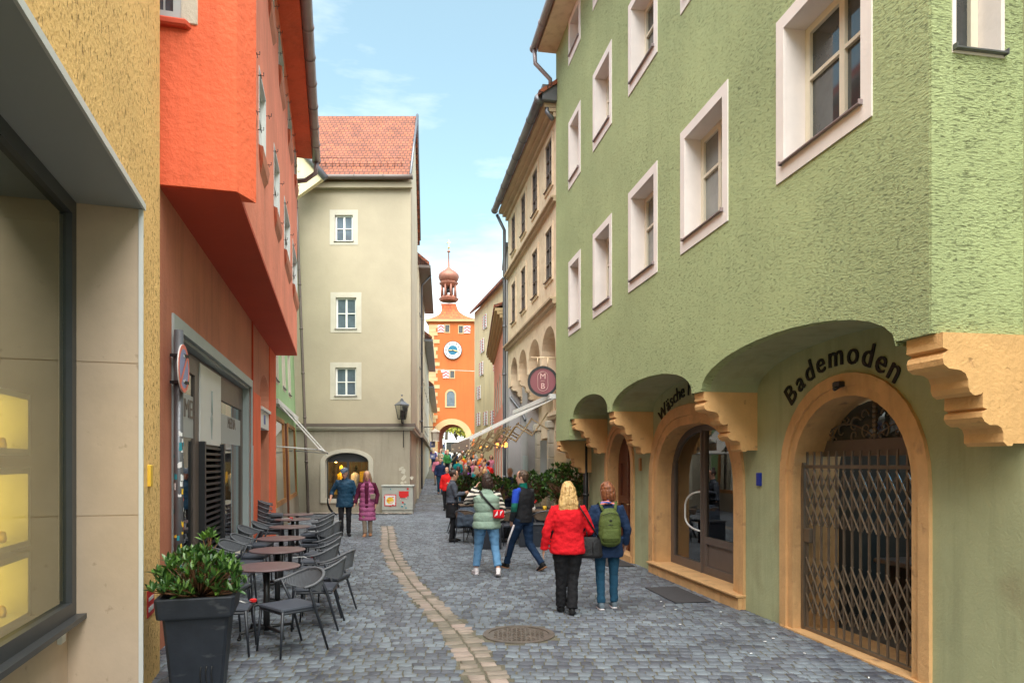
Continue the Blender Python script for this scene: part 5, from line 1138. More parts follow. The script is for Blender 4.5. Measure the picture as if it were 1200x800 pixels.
# ================================================================== plants
def leaves(m,pos,nrm,L_,W_,mi=0,rr=random):
    n=Vector(nrm).normalized(); up=Vector((rr.uniform(-.5,.5),rr.uniform(-.5,.5),1)).normalized(); t=(up-n*up.dot(n)*.5+n*.6).normalized()
    s=t.cross(n); 
    if s.length<.05: s=Vector((1,0,0))
    s.normalize(); b=t.cross(s); p=Vector(pos); c=rr.uniform(.05,.35)
    a=p; q1=p+t*L_*.35; q2=p+t*L_*.72; e=p+t*L_-b*L_*c*.5
    m.add([a,q1+s*W_*.5+b*W_*.12,q2+s*W_*.42-b*L_*c*.15+b*W_*.1,e,q2-s*W_*.42-b*L_*c*.15+b*W_*.1,q1-s*W_*.5+b*W_*.12,q1,q2-b*L_*c*.15],[(0,1,6),(0,6,5),(1,2,7,6),(6,7,4,5),(2,3,7),(7,3,4)],mi,True)
def rosettes(m,stems,c,r,n,L_,W_,rr,mi=(0,),per=7,bias=0):
    for i in range(n):
        d=Vector((rr.gauss(0,1),rr.gauss(0,1),rr.gauss(0,1)+bias)).normalized(); k=rr.uniform(.45,1.0)**.6
        p=Vector((c[0]+d.x*r[0]*k,c[1]+d.y*r[1]*k,c[2]+d.z*r[2]*k)); bent=(d+Vector((0,0,.7))).normalized()
        for j in range(per):
            a=2*PI*j/per+rr.random(); s=bent.orthogonal().normalized(); q=bent.cross(s); nn=(s*math.cos(a)+q*math.sin(a)+bent*rr.uniform(-.45,.6)); leaves(m,p,nn,L_*rr.uniform(.7,1.2),W_*rr.uniform(.8,1.2),rr.choice(mi),rr)
        if stems is not None: stems.tube([(c[0]+d.x*r[0]*.1,c[1]+d.y*r[1]*.1,c[2]-r[2]*.9),p],[.008,.004],4)
pt=thing('plant_pot','tall tapered anthracite plastic plant pot beside the ochre wall','plant pot',(-2.62,5.9,0),world=False)
m=MB(); hw=[(.235,0),(.30,.62),(.305,.64),(.345,.64),(.35,.655),(.365,.79),(.36,.80),(.325,.80),(.31,.74)]
vs=[];fs=[]
for w_,z in hw:
    b=.03
    for sx,sy in ((-1,-1),(1,-1),(1,1),(-1,1)):
        for q in ((1,0),(0,1)) if sx*sy<0 else ((0,1),(1,0)):
            vs.append((sx*(w_-b*q[0]),sy*(w_-b*q[1]),z))
n=8
for i in range(len(hw)-1):
    for j in range(n): fs.append((i*n+j,i*n+(j+1)%n,(i+1)*n+(j+1)%n,(i+1)*n+j))
fs.append(tuple(range(n))[::-1]); m.add(vs,fs); m.build('pot',['planter_plastic'],pt)
m=MB(); m.box(ID,-.30,.30,-.30,.30,.70,.745); m.build('soil',['soil'],pt)
m=MB()
for k in range(3): m.tube(bez((.05+.05*k,-.30,.25),(.03+.05*k,-.31,.17),(.07+.05*k,-.285,.07),6),.006,4)
m.build('scratch_mark',['black_metal'],pt)
place(pt,-2.56,5.60,0,R(17)); pt.scale=(.80,.80,1.0)
rr=random.Random(21)
m=MB(); s=MB(); rosettes(m,s,(0,0,1.0),(.37,.37,.20),130,.105,.033,rr,(0,0,0,1),6,.4); rosettes(m,s,(0,0,.90),(.44,.42,.10),60,.105,.030,rr,(0,0,1),6,.0); rosettes(m,s,(.08,0,1.26),(.10,.1,.10),8,.08,.03,rr,(1,1,0),6,1)
pl=m.build('shrub',['leaf','leaf_bright']); pl['label']='bushy evergreen shrub with glossy leaves growing in the anthracite pot'; pl['category']='plant'; pl.location=(-2.56,5.60,.01); pl.scale=(.86,.86,.93)
st=s.build('branch',['stem'],pl)
# terrace hedges in grey planters
def hedge(x,y,w_,d_,h,label,seed,base=.0,ph=.75):
    e=thing('hedge_planter',label+', in its grey planter','planter',(x,y,0),world=False)
    m=MB(); m.bevbox(ID,-w_/2,w_/2,-d_/2,d_/2,.04,ph,.015); m.box(ID,-w_/2+.03,w_/2-.03,-d_/2+.03,d_/2-.03,0,.04); m.build('box',['planter_plastic'],e)
    rr=random.Random(seed); m=MB(); s=MB()
    rosettes(m,s,(0,0,(ph+h)/2+.05),(w_/2*1.12,d_/2*1.35,(h-ph)/2),int(170*w_*(h-ph)/.8),.115,.05,rr,(0,0,1),6,.2)
    o=m.build('hedge',['leaf','leaf_bright']); o['label']=label; o['category']='hedge'; o.location=(x,y,0); s.build('branch',['stem'],o)
hedge(-.50,17.2,1.0,.42,1.50,'left low green leafy hedge behind the striped sleeve woman',1)
hedge(.45,17.3,.95,.42,1.58,'middle leafy hedge beside the man in blue and black',2)
hedge(1.28,16.6,1.0,.45,1.80,'tallest leafy hedge at the right beside the black pipe',3)
hedge(-1.30,19.8,.9,.42,1.45,'farthest leafy hedge partly behind the woman in the green vest',6)
def boxplanter(x,y,w_,d_,h,label,seed):
    e=thing('ballast_planter',label,'planter',(x,y,0),world=False); m=MB(); m.bevbox(ID,-w_/2,w_/2,-d_/2,d_/2,.0,h,.015); m.build('box',['planter_plastic'],e); m=MB(); m.bevbox(ID,-w_/2-.02,w_/2+.02,-d_/2-.02,d_/2+.02,h,h+.04,.01); m.build('lid',['chair_metal'],e)
boxplanter(-.46,14.95,.46,.4,.50,'dark grey ballast box behind the legs of the green vest woman',1)
boxplanter(.42,15.35,.52,.4,.48,'dark grey ballast box between the man and the woman in red',2)
# right-hand terrace tables and chairs
rc=make_chair(nm='wicker_chair',rope='rattan'); uc=[0]
def wchair(x,y,f,label):
    o=rc if not uc[0] else copy_tree(rc); uc[0]=1; return place(o,x,y,0,R(f),label,'wicker chairs on the restaurant terrace')
rt=thing('terrace_table','x','table',(0,0,0),world=False)
m=MB(); m.bevbox(ID,-.34,.34,-.34,.34,.71,.745,.008); m.build('table_top',['rattan'],rt); m=MB(); m.tube([(0,0,.03),(0,0,.71)],.035,10); m.lathe([(.24,0),(.24,.02),(.05,.05)],(0,0,0),20); m.build('base',['black_metal'],rt)
first=True
for i,(x,y,l_) in enumerate(((.55,16.35,'square terrace table with a small red flower vase in front of the middle hedge'),(-.35,16.2,'square terrace table behind the green vest woman'),(-1.1,18.6,'square terrace table behind the waitress'),(1.35,15.75,'square terrace table right behind the woman in red'))):
    o=rt if i==0 else copy_tree(rt); place(o,x,y,0,.17,l_,'square tables on the restaurant terrace')
for x,y,f,l_ in ((.05,16.4,-90,'wicker chair left of the table with the flower vase'),(1.0,15.5,60,'dark wicker chair right behind the woman in red'),(-.75,16.5,-60,'wicker chair behind the green vest woman, left of the table'),(-.05,15.7,20,'wicker chair with its back to the camera beside the vest woman'),(.75,15.8,10,'wicker chair in front of the flower vase table'),
    (-1.45,18.3,-80,'wicker chair nearest the waitress on the far side'),(-.75,18.9,90,'wicker chair right of the far terrace table'),(-1.02,16.0,-20,'wicker chair draped with a dark jacket next to the waitress')): wchair(x,y,f,l_)
m=MB(); m.tube([(-1.02,15.72,.40),(-1.02,15.74,.60),(-1.02,15.80,.74),(-1.02,15.86,.82)],[(.26,.05),(.25,.07),(.24,.08),(.18,.05)],16,ref=(1,0,0)); jk=remesh(m,.02,2,.02,9).build('draped_jacket',[cmat('cloth_slate',(.05,.065,.09))]); tag(jk,'dark slate jacket draped over a wicker chair next to the waitress','jacket')
vz=thing('flower_vase','small vase with red flowers standing on the square table before the hedge','vase',(.52,16.2,.745),world=False)
m=MB(); m.lathe([(.03,0),(.045,.05),(.025,.12),(.03,.14)],(0,0,0),12); m.build('vase',['white_paint'],vz); m=MB(); rr=random.Random(8)
for k in range(9): m.ball((rr.uniform(-.05,.05),rr.uniform(-.05,.05),.20+rr.uniform(-.03,.05)),.022,6,5)
m.build('flower',['red_flat'],vz)
m=MB(); m.lathe([(.04,0),(.05,.06),(.045,.1)],(0,0,0),12); o=m.build('yellow_cup',['yellow_flat']); o.location=(.78,16.25,.745); tag(o,'small yellow cup on the flower vase table','cup')
# menu board / round plate on the pilaster
m=MB(); m.disc((FR.p(17.3,.25,1.95)[0]-.0,17.2,1.98),(1,0,0),(0,0,-1),.0001,.16,-.04,24); o=m.build('round_plate_sign',['brass_bright']); tag(o,'round cream sign hanging at the restaurant pilaster','sign')
m=MB(); m.box(FY(17.6),at(633,17.6),at(641,17.6),0,.03,1.05,2.45); o=m.build('menu_board',['grey_panel']); tag(o,'tall grey menu panel on the restaurant pilaster','sign')

# ================================================================== beyond the arch
def tree(x,y,z,h,r,label,seed,lm='leaf_far',n=1300):
    e=thing('tree',label,'tree',(x,y,z),group='trees beyond the tower arch',world=False); rr=random.Random(seed)
    m=MB(); m.tube([(0,0,0),(.2,0,h*.3),(0,.1,h*.55)],[h*.03,h*.022,h*.012],8)
    for k in range(6): a=k*1.05; m.tube([(0,0,h*.35),(r*.6*math.cos(a),r*.6*math.sin(a),h*(.6+.05*k%.3))],[h*.012,h*.004],5)
    m.build('trunk',['bark'],e)
    m=MB(); cl=[(rr.uniform(-.65,.65)*r,rr.uniform(-.65,.65)*r,h*rr.uniform(.42,.88),r*rr.uniform(.28,.5)) for _ in range(16)]
    for i in range(n):
        c=rr.choice(cl); d=Vector((rr.gauss(0,1),rr.gauss(0,1),rr.gauss(0,1))).normalized()*c[3]*rr.uniform(.5,1.08); p=Vector(c[:3])+d; s=rr.uniform(.25,.55)
        u=Vector((rr.gauss(0,1),rr.gauss(0,1),rr.gauss(0,1))).normalized(); v=u.orthogonal().normalized(); m.add([p-u*s,p-v*s*.6,p+u*s,p+v*s*.6],[(0,1,2,3)])
    m.build('crown',[lm],e)
tree(-16.5,170,4.5,16,6,'round green tree filling the left of the tower arch',1)
tree(-13.2,160,4.5,9.5,3.2,'yellow leaved tree at the right inside the tower arch',2,'leaf_yellow',800)
tree(-20,185,4.5,17,7,'far green tree behind the arch on the left',3)
tree(-11,190,4.5,15,7,'far green tree behind the yellow one',4)
# white van under the arch
vn=thing('delivery_van','white van with open dark rear parked in the crowd before the arch','van',(at(530,70),72,gz(72)),world=False)
m=MB()
def hull(m,prof,x0,x1,mi=0):
    k=len(prof); vs=[(x0,y,z) for y,z in prof]+[(x1,y,z) for y,z in prof]; m.add(vs,[(i,(i+1)%k,(i+1)%k+k,i+k) for i in range(k)]+[tuple(range(k))[::-1],tuple(range(k,2*k))],mi)
hull(m,[(0,.35),(0,2.2),(.12,2.4),(3.4,2.4),(4.3,1.55),(5.1,1.3),(5.2,.35)],-.95,.95); m.build('body',['white_paint'],vn)
m=MB(); m.bevbox(ID,-.78,.78,-.03,.0-.004,1.15,2.2,.01); m.build('rear_window',['pane'],vn)
for sx in (-1,1):
    m=MB(); m.box(ID,sx*.86-.06,sx*.86+.06,-.03,-.003,.8,1.3); m.build('tail_light',['red_flat'],vn)
    for yy in (.9,4.2): m=MB(); m.tube([(sx*.78,yy,.34),(sx*.97,yy,.34)],.34,20); m.build('wheel',['black_metal'],vn)
m=MB(); m.box(ID,-.26,.26,-.035,-.004,.6,.72); m.build('number_plate',['white_flat'],vn)
# bridge parapets past the arch
m=MB()
for x0 in (at(515,120),at(560,120)): m.box(ID,x0-.3,x0+.3,93,150,gz(100),gz(150)+1.1)
o=m.build('bridge_parapet',['trim_stone']); 
bpy.data.objects.remove(o)
for x0,l_ in ((at(508,120),'pale stone parapet on the left of the bridge beyond the arch'),(at(566,120),'pale stone parapet on the right of the bridge beyond the arch')):
    m=MB(); vs=[(x0-.25,93,gz(93)),(x0+.25,93,gz(93)),(x0+.25,93,gz(93)+1.1),(x0-.25,93,gz(93)+1.1)]; vs+=[(x,150,z+gz(150)-gz(93)) for x,y,z in vs]; m.add(vs,[(0,1,2,3),(7,6,5,4),(0,4,5,1),(1,5,6,2),(2,6,7,3),(3,7,4,0)]); tag(m.build('bridge_parapet',['trim_stone']),l_,'parapet')

rr=random.Random(31)
for i in range(14):
    q=FR.p(rr.uniform(5.9,9.8),rr.uniform(.25,1.2),.004); m=MB(); a=rr.uniform(0,3); m.bevbox(F(0,0,math.cos(a),math.sin(a),-math.sin(a),math.cos(a)),-.014,.014,-.007,.007,0,.008,.002)
    o=m.build('paper_scrap',['white_flat']); o.location=q; tag(o,'tiny white scrap lying on the cobbles along the green house','litter','white scraps on the cobbles')
# ================================================================== people
def V(*a): return Vector(a)
def strip_mesh(name,v,f,mats,parent): m=MB(); m.add(v,f,0,True); return m.build(name,mats,parent)
BASE=dict(hipL=(-.095,0,.90),hipR=(.095,0,.90),knL=(-.10,.02,.49),knR=(.10,.02,.49),anL=(-.10,-.02,.085),anR=(.10,-.02,.085),ftL=(0,1,0),ftR=(0,1,0),
    shL=(-.175,0,1.385),shR=(.175,0,1.385),elL=(-.225,-.03,1.10),elR=(.225,-.03,1.10),wrL=(-.235,.05,.86),wrR=(.235,.05,.86))
def hand(m,w,d,side,curl=.5,s=1.0):
    d=d.normalized(); pn=V(side,0,0)      # palm looks inwards
    pn=(-pn-d*(-pn).dot(d)).normalized(); ax=d.cross(pn).normalized()   # across the palm
    if ax.y<0: ax=-ax                      # index finger forward
    m.tube([w-d*.02,w+d*.035,w+d*.075],[(.024*s,.018*s),(.034*s,.016*s),(.036*s,.014*s)],10,ref=tuple(ax))
    for i,L_ in enumerate((.060,.068,.063,.050)):
        o=ax*(.027-.018*i)*s; b=w+d*.07+o; k1=(d+pn*curl*.6).normalized(); k2=(d*.6+pn*curl*1.3).normalized()
        m.tube([b,b+d*L_*.35+pn*.0,b+d*L_*.35+k1*L_*.4,b+d*L_*.35+k1*L_*.4+k2*L_*.4],[.0088*s,.0085*s,.008*s,.0065*s],6)
    b=w+d*.02+ax*.022*s; t1=(d*.7+ax*.75+pn*.3).normalized(); t2=(d+ax*.15+pn*.5).normalized()
    m.tube([b,b+t1*.035,b+t1*.035+t2*.035],[.011*s,.010*s,.008*s],6)
def head_geo(m,H0,yaw,tilt,face=True):
    # H0: base of the head/neck joint; returns the transform for hair
    M_=Matrix.Translation(H0)@Matrix.Rotation(yaw,4,'Z')@Matrix.Rotation(-tilt,4,'X')
    mm=MB()
    rings=[(-.005,.015,.030,.035),(.015,.045,.042,.050),(.035,.040,.054,.066),(.065,.026,.064,.082),(.10,.014,.071,.093),(.135,.006,.0755,.098),(.165,.002,.0755,.099),(.195,-.004,.070,.092),(.22,-.008,.055,.074),(.236,-.010,.034,.046),(.243,-.010,.012,.016)]
    mm.tube([(0,y,z) for z,y,a,b in rings],[(a,b) for z,y,a,b in rings],18)
    mm.tube([(0,.097,.145),(0,.112,.118),(0,.118,.100),(0,.100,.090)],[.008,.011,.014,.008],8)   # nose
    mm.ball((0,.066,.030),(.024,.020,.018)); mm.ball((0,.098,.066),(.024,.012,.010))   # chin, mouth mound
    for s_ in (-1,1): mm.ball((s_*.078,-.002,.110),(.009,.020,.031),8,6); mm.ball((s_*.034,.082,.136),(.018,.012,.007),8,5)
    for v in mm.v: pass
    k=len(m.v); m.v+=[tuple(M_@Vector(v)) for v in mm.v]; m.f+=[tuple(i+k for i in f) for f in mm.f]; m.m+=mm.m; m.sm+=mm.sm
    return M_
def person(label,x,y,head,H,p={},top=None,legs=None,shoes='black_shoe',hair=None,yaw=0,tilt=.05,z=0,w_=1.,vox=.0075,group=None,cat='person',skin='skin',curl=.5,lean=0.,name='person',build_=True,neck_gap=False):
    P={k:Vector(v) for k,v in {**BASE,**p}.items()}
    lo=min(P['anL'].z,P['anR'].z)-.085
    chest=Vector(p.get('chest',(0,0,1.25))); nk=Vector(p.get('neck',(0,.0,1.455))); pel=(P['hipL']+P['hipR'])/2
    m=MB()
    # torso
    m.tube([pel-V(0,0,.06),pel+V(0,0,.05),pel.lerp(chest,.45),chest,chest.lerp(nk,.6),nk-V(0,0,.02)],[(.12*w_,.085*w_),(.15*w_,.10*w_),(.125*w_,.09*w_),(.15*w_,.10*w_),(.15*w_,.085*w_),(.06,.055)],16)
    m.tube([nk-V(0,0,.04),nk+V(0,.012,.045),nk+V(0,.022,.09)],[.052,.048,.047],14)
    for s_ in 'LR':
        sd=-1 if s_=='L' else 1
        m.tube([P['sh'+s_]-V(sd*.05,0,0),P['sh'+s_],P['sh'+s_].lerp(P['el'+s_],.5),P['el'+s_],P['el'+s_].lerp(P['wr'+s_],.35),P['wr'+s_]],[.05,.047,.042,.036,.036,.024],10)
        hand(m,P['wr'+s_],(P['wr'+s_]-P['el'+s_]),sd,curl)
        kn,an=P['kn'+s_],P['an'+s_]
        m.tube([P['hip'+s_]+V(0,0,.03),P['hip'+s_].lerp(kn,.4),kn,kn.lerp(an,.3),an],[.085,.07,.052,.05,.035],12)
        f=Vector(P['ft'+s_]).normalized(); m.tube([an-f*.04-V(0,0,.03),an+f*.03-V(0,0,.04),an+f*.13-V(0,0,.06)],[.034,.036,.028],10)
    M_=head_geo(m,nk+V(0,.015,.045),yaw,tilt)
    body=remesh(m,vox,2).build(name,[skin])
    body['label']=label; body['category']=cat
    if group: body['group']=group
    body.location=(x,y,z-lo*H/1.755); body.rotation_euler=(0,0,R(head)); body.scale=(H/1.755,)*3
    vc=max(vox*1.5,.011)
    # eyes and mouth
    if vox<.012:
        for s_ in (-1,1):
            e=MB(); q=M_@V(s_*.034,.0905,.131); e.ball(tuple(q),.0085,8,6); e.build('eye',['eye_dark'],body)
        e=MB(); e.tube([tuple(M_@V(-.022,.104,.062)),tuple(M_@V(0,.111,.064)),tuple(M_@V(.022,.104,.062))],[.003,.006,.003],6); e.build('mouth',['lip'],body)
    # trousers
    if legs:
        lm,lr,wl=legs.get('m','navy_cloth'),legs.get('r',1.),legs.get('len',1.)
        m=MB()
        m.tube([pel-V(0,0,.08),pel+V(0,0,.0),pel+V(0,0,.10),pel+V(0,0,.16)],[(.12*w_,.10*w_),(.168*w_,.125*w_),(.160*w_,.115*w_),(.14*w_,.10*w_)],18)
        for s_ in 'LR':
            kn,an=P['kn'+s_],P['an'+s_]; hp=P['hip'+s_]; end=kn.lerp(an,wl)
            m.tube([hp+V(0,0,.04),hp.lerp(kn,.35)+V(0,0,0),kn,kn.lerp(an,.35),kn.lerp(an,.75),end],[(.098*w_*lr,.105*w_*lr),(.086*w_*lr,.092*w_*lr),.066*lr,.062*lr,.058*lr*legs.get('hem',1.),.060*lr*legs.get('hem',1.)],14)
        remesh(m,vc,2,legs.get('wr',.006),13).build('trousers',[lm],body)
    # shoes
    for s_ in 'LR':
        an=P['an'+s_]; f=Vector(P['ft'+s_]).normalized(); side=f.cross(V(0,0,1)).normalized(); up=side.cross(f).normalized()
        m=MB(); m.tube([an-f*.055-up*.045,an-f*.02-up*.040,an+f*.06-up*.045,an+f*.13-up*.056,an+f*.175-up*.062],[(.034,.040),(.041,.046),(.046,.038),(.046,.027),(.030,.018)],14,ref=tuple(side))
        m.tube([an-up*.03,an+up*.03],[.043,.045],12)
        so_=remesh(m,vc*.8,1)
        sh_=so_.build('shoe',[shoes if isinstance(shoes,str) else shoes[0]],body)
        if not isinstance(shoes,str):
            m=MB(); m.tube([an-f*.066-up*.081,an+f*.05-up*.083,an+f*.14-up*.083,an+f*.185-up*.080],[(.036,.012),(.046,.013),(.047,.012),(.028,.010)],12,ref=tuple(side)); m.build('sole',[shoes[1]],sh_)
    # top
    if top:
        hem=top.get('hem',.78); th=top.get('th',1.); m=MB(); fl=top.get('flare',1.)
        hp=V(pel.x,pel.y,hem)
        m.tube([hp,V(pel.x,pel.y,hem+.04),pel.lerp(chest,.0)+V(0,0,.04),pel.lerp(chest,.5),chest,chest.lerp(nk,.45),chest.lerp(nk,.8),nk+V(0,0,.0)],
            [(.178*w_*th*fl,.135*w_*th*fl),(.182*w_*th*fl,.138*w_*th*fl),(.178*w_*th*(1+fl)/2,.132*w_*th),(.160*w_*th,.122*w_*th),(.180*w_*th,.128*w_*th),(.182*w_*th,.110*w_*th),(.12*w_,.085*w_),(.070,.070)],22)
        if top.get('collar',1): m.tube([nk-V(0,0,.03),nk+V(0,.01,.04*top.get('collar',1))],[.072,.064],14)
        sl_=top.get('sleeve',1.); smm=MB() if top.get('sm') else m
        if sl_>0:
            for s_ in 'LR':
                sd=-1 if s_=='L' else 1; sh,el,wr=P['sh'+s_],P['el'+s_],P['wr'+s_]; a=th
                pts=[sh-V(sd*.07,0,-.0),sh-V(sd*.01,0,.005),sh.lerp(el,.5),el]; rs=[.066*a,.070*a,.060*a,.053*a]
                if sl_>.5: e2=el.lerp(wr,(sl_-.5)*2); pts+=[el.lerp(e2,.5),e2]; rs+=[.050*a,.043*a]
                smm.tube(pts,rs,14)
        j=remesh(m,vc,2,top.get('wr',.007),11)
        if top.get('rib'):   # quilted padding
            for i,v in enumerate(j.v): v=Vector(v); c=V(0,pel.y,v.z); d=(v-c); d.z=0; k=abs(math.sin(v.z*PI/top['rib'])); j.v[i]=tuple(v+d.normalized()*(.022*(k**.5)-.012) if d.length>.01 else v)
        jo=j.build(top.get('name','jacket'),[top['m']],body)
        if top.get('sm'): remesh(smm,vc,2,.006,11).build('sleeve',[top['sm']],body)
        if top.get('hood'): h=MB(); h.tube([nk+V(-.10,-.02,-.02),nk+V(-.05,-.085,.0),nk+V(.05,-.085,.0),nk+V(.10,-.02,-.02)],[.03,.045,.045,.03],10); remesh(h,.012,2).build('hood',[top['m']],body)
    if hair:
        st=hair['s']; m=MB()
        def T(*a): return tuple(M_@Vector(a))
        def cap(sc=1.,lo_=.10):
            m.ball(T(0,-.012,.148),(.086*sc,.104*sc,.106*sc),18,12,mtx=M_.to_3x3().to_3x3())
        cap()
        if st=='long':
            m.tube([T(0,-.04,.17),T(0,-.055,.10),T(0,-.065,.02),T(0,-.075,-.06),T(0,-.075,-.13),T(0,-.07,-.165)],[(.090,.074),(.104,.072),(.122,.064),(.136,.056),(.128,.042),(.10,.022)],20)
        if st=='bob':
            m.tube([T(0,-.03,.17),T(0,-.04,.11),T(0,-.045,.05),T(0,-.045,.0),T(0,-.04,-.03)],[(.088,.078),(.098,.080),(.102,.076),(.092,.062),(.06,.04)],20)
        if st=='bun': m.ball(T(0,-.07,.255),.045)
        if st=='short': m.tube([T(0,-.035,.12),T(0,-.05,.06),T(0,-.05,.03)],[(.076,.060),(.056,.036),(.035,.02)],16)
        h=remesh(m,vc*.8,1,.006,26)
        # cut the hair away from the face
        inv=M_.inverted(); keep=[]; 
        for v in h.v: q=inv@Vector(v); keep.append(not (q.y>.052 and q.z<.172 and abs(q.x)<.072) and not (q.y>-.0 and q.z<.06))
        vs=h.v; fs=[f for f in h.f if all(keep[i] for i in f)]
        hh=MB(); hh.add(vs,fs,0,True); hh.build('hair',[hair['m']],body)
        if hair.get('cap'):
            c=MB(); c.ball(T(0,-.005,.195),(.098,.116,.055),18,10,mtx=M_.to_3x3()); c.tube([T(-.06,.09,.178),T(0,.135,.170),T(.06,.09,.178)],[(.02,.008),(.03,.01),(.02,.008)],10); remesh(c,.01,1).build('cap',[hair['cap']],body)
    return body,P,M_
def hairmat(name,c,c2):
    m=mat(name,c,.42,.8,60,.22,9,stretch=(1,1,.06),col2=c2,t2=(.45,.65),s2=50,st2=(1,1,.05),dist=.006); return m
hairmat('hair_blonde',(.66,.42,.17),(.40,.22,.08)); hairmat('hair_auburn',(.23,.075,.028),(.10,.03,.012)); hairmat('hair_dark',(.045,.022,.016),(.02,.01,.008)); hairmat('hair_brown',(.09,.05,.028),(.04,.02,.012)); hairmat('hair_light',(.45,.30,.18),(.28,.17,.09)); hairmat('hair_grey',(.38,.36,.34),(.24,.22,.2))
mat('eye_dark',(.03,.02,.015),.2,var=0)
cmat('red_cloth',(.60,.012,.02),.9); cmat('black_cloth',(.018,.018,.021)); cmat('navy_cloth',(.016,.032,.075)); cmat('jeans',(.025,.085,.15),.9,.4,140); cmat('light_jeans',(.13,.28,.48),.9,.4,140)
cmat('sage_cloth',(.27,.37,.30),.5); cmat('track_navy',(.012,.028,.065)); cmat('blue_cloth',(.01,.06,.42)); cmat('green_cloth',(.005,.12,.09)); cmat('slate_cloth',(.075,.085,.11)); cmat('pink_cloth',(.36,.10,.22),.5); cmat('taupe_cloth',(.27,.215,.17)); cmat('plum_cloth',(.085,.012,.035)); cmat('blue_jacket',(.018,.06,.11),.42,.4,60)
cmat('black_shoe',(.015,.015,.016),.4); cmat('grey_shoe',(.16,.20,.24)); cmat('white_shoe',(.72,.66,.68),.5); cmat('brown_shoe',(.30,.15,.08),.5); cmat('cap_cloth',(.10,.13,.17)); cmat('olive_cloth',(.08,.105,.03),.6); cmat('black_leather',(.02,.02,.022),.3)
def stripes(name,a,b,sc):
    m=bpy.data.materials.new(name); m.use_nodes=True; MATS[name]=m; n=m.node_tree.nodes; l=m.node_tree.links.new; bs=n['Principled BSDF']; bs.inputs['Roughness'].default_value=.9
    tc=n.new('ShaderNodeTexCoord'); w=n.new('ShaderNodeTexWave'); w.bands_direction='Z'; w.inputs['Scale'].default_value=sc; w.inputs['Distortion'].default_value=3.5; w.inputs['Detail'].default_value=1; w.inputs['Detail Scale'].default_value=1.5
    r=n.new('ShaderNodeValToRGB'); r.color_ramp.elements[0].position=.46; r.color_ramp.elements[0].color=(*a,1); r.color_ramp.elements[1].position=.54; r.color_ramp.elements[1].color=(*b,1)
    l(tc.outputs['Object'],w.inputs['Vector']); l(w.outputs[0],r.inputs[0]); l(r.outputs[0],bs.inputs['Base Color'])
stripes('zebra_knit',(.03,.028,.028),(.72,.66,.58),4.2); stripes('scarf_print',(.03,.10,.35),(.65,.20,.15),9)
# two-tone sweater: blue shoulders, green below on the sleeve
def sweater(name):
    m=bpy.data.materials.new(name); m.use_nodes=True; MATS[name]=m; n=m.node_tree.nodes; l=m.node_tree.links.new; bs=n['Principled BSDF']; bs.inputs['Roughness'].default_value=.9
    tc=n.new('ShaderNodeTexCoord'); s=n.new('ShaderNodeSeparateXYZ'); r=n.new('ShaderNodeValToRGB'); cr=r.color_ramp; cr.interpolation='CONSTANT'
    cr.elements[0].position=0; cr.elements[0].color=(.012,.015,.02,1); cr.elements[1].position=.40; cr.elements[1].color=(.004,.12,.085,1); e=cr.elements.new(.62); e.color=(.008,.05,.40,1)
    mr=n.new('ShaderNodeMapRange'); mr.inputs[1].default_value=.75; mr.inputs[2].default_value=1.45; l(tc.outputs['Object'],s.inputs[0]); l(s.outputs[2],mr.inputs[0]); l(mr.outputs[0],r.inputs[0]); lt=n.new('ShaderNodeMath'); lt.operation='LESS_THAN'; lt.inputs[1].default_value=0; l(s.outputs[0],lt.inputs[0]); mxx=n.new('ShaderNodeMix'); mxx.data_type='RGBA'; l(lt.outputs[0],mxx.inputs[0]); mxx.inputs[6].default_value=(.018,.018,.021,1); l(r.outputs[0],mxx.inputs[7]); l(mxx.outputs[2],bs.inputs['Base Color'])
sweater('colour_sleeve')

# woman in the red jacket
b,P,M_=person('blonde woman in a bright red jacket and black trousers walking away',.69,8.42,3,1.64,
    dict(knL=(-.085,.06,.49),anL=(-.07,.12,.085),ftL=(-.1,1,0),knR=(.07,.03,.49),anR=(.045,-.06,.085),ftR=(.25,1,-.25),elL=(-.285,-.03,1.09),wrL=(-.315,.02,.85),elR=(.30,-.02,1.10),wrR=(.23,.16,1.00)),
    dict(m='red_cloth',hem=.80,th=1.14,flare=1.10,wr=.010,collar=1.2),dict(m='black_cloth',r=1.16,hem=1.1,wr=.010),'black_shoe',dict(s='long',m='hair_blonde'),w_=1.08)
hb=thing('handbag','black leather shoulder bag hanging between the red jacket woman and the backpack woman','handbag',(.97,8.40,.69),world=False)
m=MB(); m.tube([(0,0,0),(0,0,.03),(0,0,.16),(0,0,.26)],[(.13,.05),(.15,.065),(.135,.05),(.115,.025)],16); remesh(m,.01,2).build('bag',['black_leather'],hb)
m=MB(); m.tube([(.02,-.055,.02),(.02,-.06,.2)],(.008),4); m.tube([(-.05,0,.26),(-.05,0,.36),(.05,0,.36),(.05,0,.26)],.008,5); m.build('handle',['black_leather'],hb)
m=MB(); m.tube([(.10,-.01,.24),(-.06,-.06,.50),(-.14,-.095,.62),(-.15,-.06,.66),(-.13,.05,.62),(-.02,.06,.25)],(.010),5); m.build('strap',['black_leather'],hb)
